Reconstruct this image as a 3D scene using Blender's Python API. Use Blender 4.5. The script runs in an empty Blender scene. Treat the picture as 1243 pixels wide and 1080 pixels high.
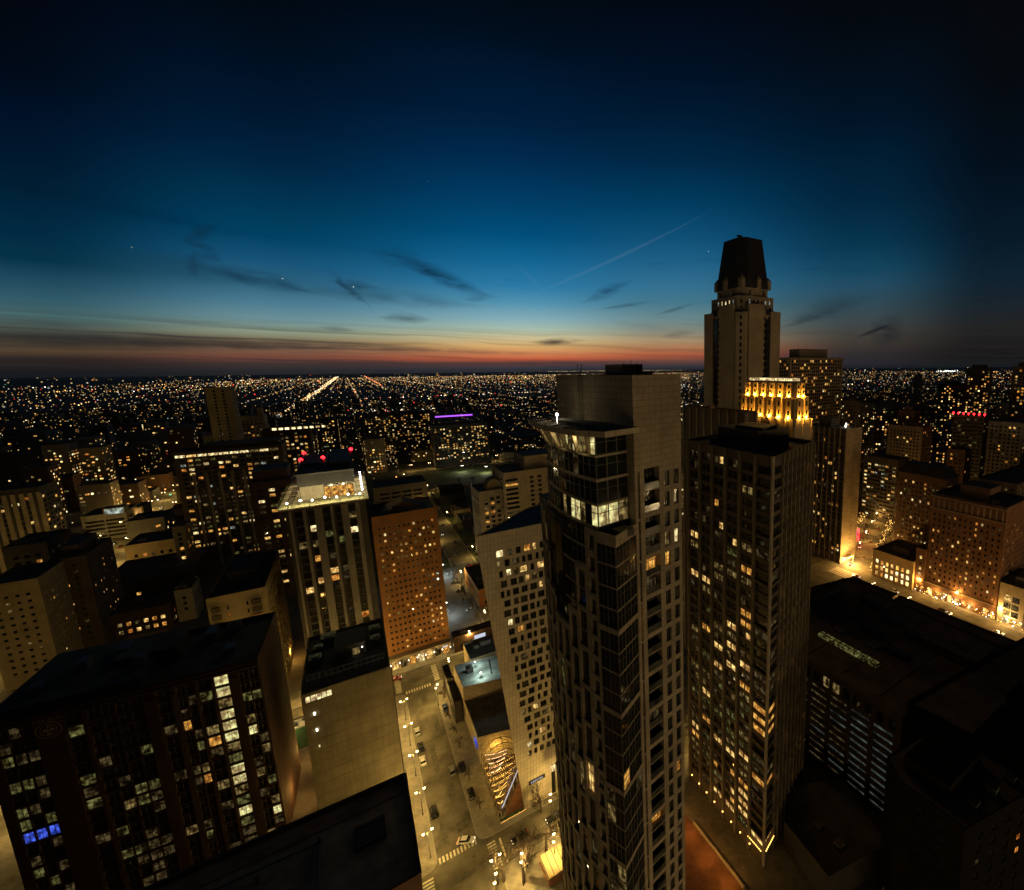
import bpy, math, random
from mathutils import Vector, Matrix

R = random.Random(7)
SC = bpy.context.scene
C = SC.collection
rad = math.radians

# ------------------------------------------------------------------ camera
W_PX, H_PX, F_PX, CX, CY = 1243.0, 1080.0, 560.0, 823.3, 540.0
PITCH, ROLL, CAM_Z, GRID = .1640, -.01025, 132.0, rad(-35.5)


def _basis():
    d = Vector((0, math.cos(PITCH), math.sin(PITCH)))
    c, s = math.cos(ROLL), math.sin(ROLL)
    d = Vector((c * d.x - s * d.y, s * d.x + c * d.y, d.z))
    up = -d
    fw = Vector((0, 0, 1)); fw = (fw - up * fw.dot(up)).normalized()
    rt = fw.cross(up)
    if rt.x < 0: rt = -rt
    c, s = math.cos(GRID), math.sin(GRID)
    return rt * c - fw * s, rt * s + fw * c, up      # world X, Y, Z in camera axes (x right, y down, z forward)


BX, BY, BZ = _basis()
cam_data = bpy.data.cameras.new('camera')
cam = bpy.data.objects.new('camera', cam_data); C.objects.link(cam)
cam_data.sensor_width = 36; cam_data.sensor_fit = 'HORIZONTAL'
cam_data.lens = F_PX / W_PX * 36
cam_data.shift_x = (W_PX / 2 - CX) / W_PX
cam_data.shift_y = 0
cam_data.clip_start = 1; cam_data.clip_end = 60000
cam.matrix_world = Matrix(((BX.x, -BX.y, -BX.z, 0), (BY.x, -BY.y, -BY.z, 0), (BZ.x, -BZ.y, -BZ.z, CAM_Z), (0, 0, 0, 1)))
SC.camera = cam


def ray(px, py):
    v = Vector(((px - CX) / F_PX, (py - CY) / F_PX, 1))
    return Vector((BX.dot(v), BY.dot(v), BZ.dot(v)))


def at(px, py, z=0.0):
    """the place at height z that the surveyed bearing meets"""
    v = ray(px, py); t = (z - CAM_Z) / v.z
    return v.x * t, v.y * t


def tz(px, py):
    v = ray(px, py); return v.x / v.y


def azel(px, py):
    v = ray(px, py).normalized()
    return math.atan2(v.x, v.y), math.asin(v.z)


# ------------------------------------------------------------------ world: dusk sky
def lin(c):
    return tuple(((x / 255 / 12.92) if x / 255 <= .04045 else ((x / 255 + .055) / 1.055) ** 2.4) for x in c) + (1,)


world = bpy.data.worlds.new('World'); SC.world = world
world.use_nodes = True
nt = world.node_tree; nt.nodes.clear()


class NB:
    """tiny node builder"""
    def __init__(s, t): s.t = t

    def n(s, typ, **kw):
        x = s.t.nodes.new(typ)
        for k, v in kw.items(): setattr(x, k, v)
        return x

    def put(s, sock, v):
        if v is None: return
        if hasattr(v, 'links'): s.t.links.new(v, sock)
        else: sock.default_value = v

    def m(s, op, a, b=None, c=None, clamp=False):
        x = s.n('ShaderNodeMath', operation=op, use_clamp=clamp)
        for i, v in enumerate((a, b, c)): s.put(x.inputs[i], v)
        return x.outputs[0]

    def mix(s, f, a, b, blend='MIX'):
        x = s.n('ShaderNodeMix', data_type='RGBA', blend_type=blend, clamp_factor=True)
        s.put(x.inputs['Factor'], f); s.put(x.inputs[6], a); s.put(x.inputs[7], b)
        return x.outputs[2]

    def ramp(s, f, stops, interp='LINEAR'):
        x = s.n('ShaderNodeValToRGB'); r = x.color_ramp; r.interpolation = interp
        while len(r.elements) < len(stops): r.elements.new(.5)
        for e, (p, c) in zip(r.elements, stops): e.position = p; e.color = c
        s.put(x.inputs[0], f); return x.outputs[0]

    def xyz(s, x=0., y=0., z=0.):
        k = s.n('ShaderNodeCombineXYZ')
        for i, v in enumerate((x, y, z)): s.put(k.inputs[i], v)
        return k.outputs[0]

    def noise(s, vec, scale, detail=3, rough=.5):
        k = s.n('ShaderNodeTexNoise'); s.put(k.inputs['Vector'], vec)
        k.inputs['Scale'].default_value = scale; k.inputs['Detail'].default_value = detail; k.inputs['Roughness'].default_value = rough
        return k.outputs[0]

    def mr(s, v, a, b, c=0., d=1., smooth=True):
        k = s.n('ShaderNodeMapRange', clamp=True)
        if smooth: k.interpolation_type = 'SMOOTHSTEP'
        s.put(k.inputs[0], v)
        for i, q in enumerate((a, b, c, d)): k.inputs[i + 1].default_value = q
        return k.outputs[0]


def build_sky():
    b = NB(nt)
    tc = b.n('ShaderNodeTexCoord').outputs['Generated']
    sp = b.n('ShaderNodeSeparateXYZ'); b.put(sp.inputs[0], tc)
    x, y, z = sp.outputs
    el = b.m('ARCSINE', z)
    az = b.m('ARCTAN2', x, y)
    deg = b.m('MULTIPLY', el, 180 / math.pi)
    f = b.m('DIVIDE', b.m('MAXIMUM', deg, 0), 50, clamp=True)
    f = b.m('POWER', f, .5)
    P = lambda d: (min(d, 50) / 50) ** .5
    # colour of the afterglow by bearing (degrees) and elevation (degrees), from the set sun round to the night side, lens and window-glass darkening painted in
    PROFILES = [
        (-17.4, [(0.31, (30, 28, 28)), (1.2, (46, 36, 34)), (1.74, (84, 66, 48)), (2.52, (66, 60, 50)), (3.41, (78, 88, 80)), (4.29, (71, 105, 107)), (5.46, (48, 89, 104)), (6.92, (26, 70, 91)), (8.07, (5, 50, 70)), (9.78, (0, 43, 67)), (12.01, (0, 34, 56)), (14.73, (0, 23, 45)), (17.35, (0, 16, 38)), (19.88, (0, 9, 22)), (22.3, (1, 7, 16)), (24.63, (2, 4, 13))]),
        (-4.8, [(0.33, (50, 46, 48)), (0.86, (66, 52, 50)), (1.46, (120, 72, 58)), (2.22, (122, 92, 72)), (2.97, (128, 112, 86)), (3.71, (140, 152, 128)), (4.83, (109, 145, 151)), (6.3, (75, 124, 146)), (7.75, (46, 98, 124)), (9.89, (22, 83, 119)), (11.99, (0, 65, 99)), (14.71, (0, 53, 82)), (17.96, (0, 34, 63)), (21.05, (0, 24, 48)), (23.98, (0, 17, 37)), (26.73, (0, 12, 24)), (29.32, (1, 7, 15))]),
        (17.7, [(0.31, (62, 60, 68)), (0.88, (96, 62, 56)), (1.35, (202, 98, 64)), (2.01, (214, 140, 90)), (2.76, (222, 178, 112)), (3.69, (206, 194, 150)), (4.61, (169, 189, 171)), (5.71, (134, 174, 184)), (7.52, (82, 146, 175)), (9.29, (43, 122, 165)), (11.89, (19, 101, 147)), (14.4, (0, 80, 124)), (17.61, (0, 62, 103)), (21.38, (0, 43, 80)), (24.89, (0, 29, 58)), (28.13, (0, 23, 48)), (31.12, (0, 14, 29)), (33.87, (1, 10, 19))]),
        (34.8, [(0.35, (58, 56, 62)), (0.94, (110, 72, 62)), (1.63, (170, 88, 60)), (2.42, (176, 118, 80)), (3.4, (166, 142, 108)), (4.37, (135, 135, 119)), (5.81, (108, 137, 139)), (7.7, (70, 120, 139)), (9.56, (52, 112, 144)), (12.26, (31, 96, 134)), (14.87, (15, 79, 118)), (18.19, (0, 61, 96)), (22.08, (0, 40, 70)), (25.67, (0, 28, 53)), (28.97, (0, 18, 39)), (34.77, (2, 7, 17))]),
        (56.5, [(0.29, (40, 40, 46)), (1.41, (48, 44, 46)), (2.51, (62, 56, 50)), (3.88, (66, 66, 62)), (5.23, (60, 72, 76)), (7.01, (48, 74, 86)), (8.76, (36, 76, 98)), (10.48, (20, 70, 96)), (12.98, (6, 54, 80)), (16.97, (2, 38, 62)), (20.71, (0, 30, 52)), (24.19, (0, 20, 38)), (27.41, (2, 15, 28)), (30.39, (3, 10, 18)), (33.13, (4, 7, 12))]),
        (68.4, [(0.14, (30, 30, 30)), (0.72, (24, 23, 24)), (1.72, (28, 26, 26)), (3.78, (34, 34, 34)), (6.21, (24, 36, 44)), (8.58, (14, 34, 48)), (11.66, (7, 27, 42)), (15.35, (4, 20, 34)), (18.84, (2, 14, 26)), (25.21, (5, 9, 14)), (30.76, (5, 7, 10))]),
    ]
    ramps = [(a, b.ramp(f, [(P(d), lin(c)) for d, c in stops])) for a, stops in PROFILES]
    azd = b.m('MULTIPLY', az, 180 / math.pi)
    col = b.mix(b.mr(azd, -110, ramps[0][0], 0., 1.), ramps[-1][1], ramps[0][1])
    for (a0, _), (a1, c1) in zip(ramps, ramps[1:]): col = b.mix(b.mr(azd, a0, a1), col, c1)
    # stratus streaks low in the west: flat, long, darker than the glow
    w = b.noise(b.xyz(b.m('MULTIPLY', az, 2.2), b.m('MULTIPLY', el, 6.), 3.), 2.2, 2)
    el2 = b.m('ADD', b.m('ADD', el, b.m('MULTIPLY', b.m('SUBTRACT', w, .5), .02)), b.m('MULTIPLY', az, .03))
    st = b.noise(b.xyz(b.m('MULTIPLY', az, 1.6), b.m('MULTIPLY', el2, 95.), 0.), 1.0, 4, .6)
    band = b.m('MULTIPLY', b.mr(deg, .1, 1.2), b.mr(deg, 3.2, 5.2, 1., 0.))
    left = b.mr(az, azel(240, 440)[0], azel(640, 440)[0], 1., .4)
    s1 = b.m('MULTIPLY', b.m('MULTIPLY', b.mr(st, .47, .62), band), left)
    col = b.mix(b.m('MULTIPLY', s1, .66), col, lin((44, 42, 48)))
    # thin high cirrus, faint
    cv = b.xyz(b.m('ADD', b.m('MULTIPLY', az, 3.), b.m('MULTIPLY', el, 5.)), b.m('MULTIPLY', el, 26.), 1.)
    ci = b.noise(cv, 1.6, 5, .6)
    hi = b.m('MULTIPLY', b.mr(deg, 3, 6), b.mr(deg, 12, 18, 1., 0.))
    col = b.mix(b.m('MULTIPLY', b.m('MULTIPLY', b.mr(ci, .55, .75), hi), .35), col, b.mix(1., col, (.45, .5, .58, 1), 'MULTIPLY'))
    # separate wisps and contrails: strokes between surveyed bearings
    wn = b.noise(b.xyz(b.m('MULTIPLY', az, 16.), b.m('MULTIPLY', b.m('ADD', el, b.m('MULTIPLY', az, .12)), 52.), 0.), 1.0, 5, .55)
    wx = b.m('MULTIPLY', b.m('SUBTRACT', wn, .5), .02)

    def stroke(p, q, wid, strength, tint, rag=1.0):
        nonlocal col
        (ax, ay), (bx, by) = azel(*p), azel(*q)
        dx, dy = bx - ax, by - ay; L = math.hypot(dx, dy)
        ux = b.m('SUBTRACT', b.m('ADD', az, b.m('MULTIPLY', wx, rag)), ax); uy = b.m('SUBTRACT', b.m('ADD', el, b.m('MULTIPLY', wx, rag * .8)), ay)
        t = b.m('DIVIDE', b.m('ADD', b.m('MULTIPLY', ux, dx / L), b.m('MULTIPLY', uy, dy / L)), L)
        d = b.m('ABSOLUTE', b.m('SUBTRACT', b.m('MULTIPLY', ux, dy / L), b.m('MULTIPLY', uy, dx / L)))
        env = b.m('MULTIPLY', b.mr(t, -.1, .45), b.mr(t, .5, 1.1, 1., 0.))
        wd = b.m('MULTIPLY', env, wid * 1.3)
        k = b.m('SUBTRACT', 1., b.m('DIVIDE', d, b.m('MAXIMUM', wd, 1e-5)), clamp=True)
        k = b.m('MULTIPLY', b.m('MULTIPLY', k, env), strength)
        if rag > .2: k = b.m('MULTIPLY', k, b.mr(wn, .2, .6))
        col = b.mix(k, col, tint)
    dk, md = lin((12, 34, 52)), lin((30, 50, 66))
    stroke((222, 292), (268, 270), .009, .6, dk); stroke((220, 286), (274, 322), .012, .6, dk); stroke((234, 300), (238, 340), .008, .4, dk)
    stroke((226, 318), (400, 358), .012, .8, lin((16, 46, 66))); stroke((120, 300), (330, 345), .016, .3, lin((12, 44, 64))); stroke((340, 346), (600, 372), .014, .5, lin((34, 66, 84)))
    stroke((392, 322), (456, 378), .006, .6, dk); stroke((400, 340), (470, 352), .009, .5, dk); stroke((455, 300), (606, 364), .013, .85, lin((10, 42, 66))); stroke((440, 302), (540, 330), .022, .4, lin((10, 42, 66)))
    stroke((455, 384), (530, 388), .009, .6, md); stroke((560, 364), (600, 360), .006, .4, md); stroke((636, 416), (718, 413), .007, .95, lin((52, 46, 50)), .4)
    stroke((704, 368), (772, 338), .011, .75, lin((18, 58, 86))); stroke((720, 376), (805, 364), .004, .6, md, .4); stroke((790, 384), (850, 366), .004, .5, md, .4); stroke((800, 408), (850, 402), .008, .45, lin((60, 66, 70)))
    stroke((380, 396), (440, 402), .005, .5, lin((60, 74, 78)), .4)
    stroke((950, 390), (1075, 355), .02, .4, lin((14, 28, 40))); stroke((1034, 412), (1090, 390), .004, .85, lin((20, 22, 26)), .2); stroke((1056, 390), (1100, 414), .034, .7, lin((24, 28, 34)), .6)
    stroke((940, 400), (1030, 372), .008, .5, lin((14, 28, 40)), .5)
    # two long low bars of stratus reaching in from the left, thinning towards the glow
    bar = lin((38, 37, 36))
    stroke((-420, 386), (600, 424), .009, .7, bar, .3); stroke((-420, 401), (440, 424), .008, .65, bar, .3); stroke((-300, 378), (240, 398), .008, .45, lin((50, 60, 62)), .35); stroke((200, 412), (760, 432), .006, .5, lin((70, 54, 52)), .35)
    stroke((500, 440), (900, 441), .007, .6, lin((70, 52, 54)), .3)
    stroke((596, 378), (884, 244), .0034, .13, lin((120, 150, 180)), .08); stroke((618, 312), (672, 364), .003, .07, lin((120, 150, 180)), .08)
    # the evening's first stars
    for p, s in (((343, 338), 2.5), ((429, 348), 3.), ((860, 305), 2.4), ((722, 388), 1.6), ((160, 300), .6), ((520, 220), .4)):
        v = ray(*p).normalized()
        dt = b.n('ShaderNodeVectorMath', operation='DOT_PRODUCT'); b.put(dt.inputs[0], tc); dt.inputs[1].default_value = v
        k = b.mr(dt.outputs['Value'], math.cos(.0011), math.cos(.0004))
        col = b.mix(k, col, (.8 * s * .3, .9 * s * .3, s * .3, 1))
    # below the horizon: dark city ground
    col = b.mix(b.mr(deg, -.6, -.05, 1., 0.), col, lin((14, 12, 11)))
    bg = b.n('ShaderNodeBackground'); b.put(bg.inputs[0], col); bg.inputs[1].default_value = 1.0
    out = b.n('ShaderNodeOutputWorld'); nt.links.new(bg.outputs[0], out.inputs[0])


build_sky()
vs = SC.view_settings
vs.view_transform = 'Standard'; vs.look = 'None'; vs.exposure = 0; vs.gamma = 1; vs.use_curve_mapping = False
SC.render.engine = 'CYCLES'
cy = SC.cycles
cy.use_denoising = True; cy.denoiser = 'OPENIMAGEDENOISE'
cy.max_bounces = 4; cy.diffuse_bounces = 2; cy.glossy_bounces = 2; cy.transmission_bounces = 3; cy.transparent_max_bounces = 6
cy.sample_clamp_indirect = 2.5; cy.sample_clamp_direct = 0
cy.caustics_reflective = False; cy.caustics_refractive = False
cy.use_light_tree = True
cy.pixel_filter_type = 'BLACKMAN_HARRIS'

# lamp powers in one place
LAMP_W = 9500.0
LAMP_COL = (1.0, .64, .17)


# ------------------------------------------------------------------ materials
def mat_new(name):
    m = bpy.data.materials.new(name); m.use_nodes = True
    t = m.node_tree; t.nodes.clear()
    b = NB(t); out = b.n('ShaderNodeOutputMaterial')
    return m, b, out


def surf(name, col, rough=.85, var=.25, scale=.35, bump=0., metal=0., panel=None, spec=.3, streak=True):
    """painted / masonry surface: base colour, blotchy wear, rain streaks, optional joints panel=(width, height, joint)"""
    m, b, out = mat_new(name)
    p = b.n('ShaderNodeBsdfPrincipled'); t = b.t
    geo = b.n('ShaderNodeNewGeometry').outputs['Position']
    s = b.n('ShaderNodeSeparateXYZ'); b.put(s.inputs[0], geo)
    n1 = b.noise(geo, scale, 5, .6)
    k = b.mr(n1, .3, .72, 1 - var, 1 + var, False)
    if streak:
        n2 = b.noise(b.xyz(b.m('MULTIPLY', s.outputs[0], 1.), b.m('MULTIPLY', s.outputs[1], 1.), b.m('MULTIPLY', s.outputs[2], .06)), 1.6, 4, .6)
        k = b.m('MULTIPLY', k, b.mr(n2, .3, .75, 1 - var * .5, 1 + var * .4, False))
    c = b.n('ShaderNodeVectorMath', operation='SCALE'); c.inputs[0].default_value = col[:3]; b.put(c.inputs['Scale'], k)
    colr = c.outputs[0]
    if panel:
        br = b.n('ShaderNodeTexBrick'); br.offset = panel[3] if len(panel) > 3 else 0.
        b.put(br.inputs['Vector'], b.xyz(b.m('ADD', s.outputs[0], s.outputs[1]), s.outputs[2], 0.))
        br.inputs['Scale'].default_value = 1; br.inputs['Brick Width'].default_value = panel[0]; br.inputs['Row Height'].default_value = panel[1]
        br.inputs['Mortar Size'].default_value = panel[2]; br.inputs['Mortar Smooth'].default_value = .1
        br.inputs['Color1'].default_value = (1, 1, 1, 1); br.inputs['Color2'].default_value = (.84, .84, .84, 1); br.inputs['Mortar'].default_value = (.5, .48, .46, 1)
        colr = b.mix(1., colr, br.outputs[0], 'MULTIPLY')
    b.put(p.inputs['Base Color'], colr)
    p.inputs['Metallic'].default_value = metal; p.inputs['Specular IOR Level'].default_value = spec
    rr = b.mr(b.noise(geo, scale * 2.3, 3), .3, .7, max(.05, rough - .12), min(1, rough + .1), False); b.put(p.inputs['Roughness'], rr)
    if bump:
        bp = b.n('ShaderNodeBump'); bp.inputs['Strength'].default_value = bump; bp.inputs['Distance'].default_value = .05
        b.put(bp.inputs['Height'], b.noise(geo, 2.2, 4)); b.put(p.inputs['Normal'], bp.outputs[0])
    t.links.new(p.outputs[0], out.inputs[0])
    return m


def emit(name, col, strength, var=.5, scale=.9, lamp=False):
    """something that gives off light; var = how unevenly (curtains, furniture, ceiling lamps)"""
    m, b, out = mat_new(name)
    e = b.n('ShaderNodeEmission'); e.inputs[0].default_value = tuple(col) + (1,)
    if var:
        geo = b.n('ShaderNodeNewGeometry').outputs['Position']
        s = b.n('ShaderNodeSeparateXYZ'); b.put(s.inputs[0], geo)
        n = b.noise(geo, scale, 2, .5)
        n2 = b.noise(b.xyz(b.m('MULTIPLY', s.outputs[0], 1.), b.m('MULTIPLY', s.outputs[1], 1.), b.m('MULTIPLY', s.outputs[2], .3)), scale * 2.6, 1)
        k = b.m('MULTIPLY', b.mr(n, .38, .62, 1 - var, 1 + var * .9, False), b.mr(n2, .36, .62, 1 - var * .8, 1 + var * .5, False))
        vo = b.n('ShaderNodeTexVoronoi'); b.put(vo.inputs['Vector'], geo); vo.inputs['Scale'].default_value = scale * 1.1
        lampk = b.mr(vo.outputs['Distance'], .1, .24, 1.6 * var, 0.)
        blind = b.mr(b.noise(b.xyz(0., 0., b.m('MULTIPLY', s.outputs[2], 1.)), scale * 5., 1), .42, .56, 1 - var * .45, 1.1, False)
        k = b.m('MULTIPLY', b.m('ADD', k, lampk), blind)
        b.put(e.inputs[1], b.m('MULTIPLY', k, strength))
        hot = b.mix(b.mr(n, .35, .7), tuple(c * .72 if i else c * .9 for i, c in enumerate(col)) + (1,), tuple(min(1, c * 1.15 + .03) for c in col) + (1,))
        b.put(e.inputs[0], hot)
    else: e.inputs[1].default_value = strength
    b.t.links.new(e.outputs[0], out.inputs[0])
    m.cycles.emission_sampling = 'NONE'
    return m


def glassy(name, col, rough=.06, spec=.6):
    m, b, out = mat_new(name)
    p = b.n('ShaderNodeBsdfPrincipled')
    geo = b.n('ShaderNodeNewGeometry').outputs['Position']
    n = b.noise(geo, .5, 3)
    c = b.n('ShaderNodeVectorMath', operation='SCALE'); c.inputs[0].default_value = col; b.put(c.inputs['Scale'], b.mr(n, .3, .7, .4, 1.6, False))
    b.put(p.inputs['Base Color'], c.outputs[0])
    p.inputs['Roughness'].default_value = rough; p.inputs['Specular IOR Level'].default_value = spec
    bp = b.n('ShaderNodeBump'); bp.inputs['Strength'].default_value = .12; bp.inputs['Distance'].default_value = .05
    b.put(bp.inputs['Height'], b.noise(geo, .7, 1)); b.put(p.inputs['Normal'], bp.outputs[0])
    b.t.links.new(p.outputs[0], out.inputs[0])
    return m


M = {}
M['dark_glass'] = glassy('dark_glass', (.012, .014, .012))
M['grey_glass'] = glassy('grey_glass', (.05, .05, .04), .12)
M['frame'] = surf('window_frame', (.07, .065, .055), .5, .15)
M['frame_light'] = surf('pale_frame', (.30, .26, .2), .6, .15)
LIT = [('warm', (1., .60, .17), .8), ('amber', (1., .45, .07), .62), ('dim', (.8, .58, .18), .14), ('pale', (1., .78, .36), .95), ('orange', (1., .33, .04), .5), ('green', (.52, .53, .15), .125), ('cool', (.58, .74, .62), .3), ('faint', (.7, .52, .2), .05)]
for n_, c_, s_ in LIT:
    M['lit_' + n_] = emit('lit_' + n_, c_, s_, .85 if n_ in ('green', 'dim', 'faint') else .6, .75)
    M['far_' + n_] = emit('far_lit_' + n_, c_, s_ * 1.7, .6, .25)
M['lit_bright'] = emit('lit_bright', (1., .86, .34), .62, .5, .8); M['lit_teal'] = emit('lit_teal', (.40, .52, .44), .085, .6, .3)
M['lit_blue'] = emit('lit_blue', (.05, .12, 1.), .8); M['lit_red'] = emit('lit_red', (1., .04, .03), 3.)
M['lit_purple'] = emit('lit_purple', (.5, .12, .9), .25)
LITN = [n_ for n_, _, _ in LIT]
PAL = {'warm': [5, 4, 4, 2, 1, 1, 0, 3], 'amber': [4, 6, 3, 1, 3, 0, 0, 3], 'mixed': [4, 3, 5, 3, 1, 3, 2, 4], 'green': [1, 1, 6, 2, 0, 7, 2, 5], 'office': [1, 0, 3, 3, 0, 3, 6, 3], 'dim': [1, 1, 5, 0, 0, 3, 0, 8], 'pale': [5, 1, 3, 6, 0, 0, 1, 2]}

M['asphalt'] = surf('asphalt', (.112, .1, .072), .9, .55, .16, .3, streak=False)
M['new_asphalt'] = surf('new_asphalt', (.082, .074, .055), .9, .4, .8, .2, streak=False)
M['far_ground'] = surf('far_ground', (.035, .033, .03), .95, .4, .02, streak=False)
M['concrete'] = surf('concrete_pavement', (.21, .19, .155), .9, .3, .4, .2, panel=(1.5, 1.5, .03), streak=False)
M['kerb'] = surf('kerb_stone', (.24, .22, .19), .9, .2, .6, streak=False)
M['paint'] = surf('road_paint', (.55, .5, .4), .8, .45, 1.4, streak=False)
M['yellow_paint'] = surf('yellow_paint', (.5, .33, .06), .8, .4, 1.4, streak=False)
M['roof'] = surf('roof_membrane', (.10, .096, .09), .9, .5, .18, .2, streak=False)
M['roof_grey'] = surf('roof_gravel', (.13, .12, .11), .95, .35, .3, .3, streak=False)
M['pale_gravel'] = surf('pale_gravel', (.46, .38, .27), .95, .45, .25, .3, streak=False)
M['roof_blue'] = surf('roof_slate', (.06, .065, .075), .8, .4, .3, streak=False)
M['steel'] = surf('steel', (.16, .155, .15), .45, .25, 1., metal=.4)
M['dark_steel'] = surf('dark_steel', (.03, .03, .03), .5, .3, 1.)
M['tan'] = surf('tan_masonry', (.30, .245, .17), .9, .26, .14, panel=(1.8, .9, .035, .5))
M['tan_panel'] = surf('tan_panel', (.28, .24, .15), .9, .3, .12, .1)
M['stone'] = surf('cream_stone', (.38, .32, .22), .9, .14, .2, panel=(1.2, 2.2, .04))
M['sofit'] = surf('white_stone', (.56, .49, .36), .85, .1, .25, panel=(.95, 1.55, .045))
M['brown'] = surf('brown_brick', (.062, .034, .021), .92, .3, .25, .2)
M['red_brick'] = surf('red_brick', (.15, .078, .042), .92, .25, .25, .2)
M['orange_brick'] = surf('orange_brick', (.25, .11, .034), .92, .22, .2, .2)
M['beige'] = surf('beige_render', (.34, .27, .15), .9, .18, .2)
M['grey'] = surf('grey_concrete', (.17, .155, .13), .9, .25, .15)
M['dark'] = surf('dark_cladding', (.045, .04, .035), .7, .3, .2)
M['dark_brown'] = surf('dark_brown_cladding', (.085, .062, .04), .8, .3, .2)
M['mansard'] = surf('slate_mansard', (.02, .021, .025), .6, .3, .3)
M['fin'] = surf('tower_fin', (.15, .12, .08), .85, .25, .2)
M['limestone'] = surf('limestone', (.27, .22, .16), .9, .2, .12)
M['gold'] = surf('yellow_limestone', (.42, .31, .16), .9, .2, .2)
M['teal_roof'] = surf('pale_green_roof', (.22, .27, .25), .8, .55, .22, streak=False)
M['lawn'] = surf('turf', (.03, .075, .012), .95, .4, .8, streak=False)
M['grass'] = surf('park_grass', (.045, .06, .02), .95, .5, .05, streak=False)
M['bark'] = surf('bark', (.055, .04, .028), .95, .3, 2.)
M['brick_pave'] = surf('brick_paving', (.20, .09, .05), .9, .3, .5, panel=(.8, .4, .03, .5), streak=False)
M['lamp_glow'] = emit('lamp_glow', (1., .72, .33), 13., 0)
M['white_glow'] = emit('white_lamp_glow', (1., .93, .78), 12., 0)
M['red_glow'] = emit('beacon_red', (1., .015, .02), 7., 0)
M['head_glow'] = emit('headlight_glow', (1., .93, .75), 5., 0)
M['tail_glow'] = emit('taillight_glow', (1., .02, .01), 3., 0)
M['fairy'] = emit('fairy_light', (1., .55, .12), 5., 0)
M['fairy_pink'] = emit('fairy_light_pink', (1., .55, .34), 6., 0)
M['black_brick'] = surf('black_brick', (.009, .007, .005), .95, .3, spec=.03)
M['rubber'] = surf('rubber', (.015, .015, .015), .9, .2)
M['sign_black'] = surf('sign_black', (.02, .018, .018), .5, .2)
M['letter_white'] = emit('sign_letters', (.80, .85, 1.), .75, 0)
M['leaf_dark'] = surf('evergreen', (.03, .035, .015), .95, .5, .6, streak=False)


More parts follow.
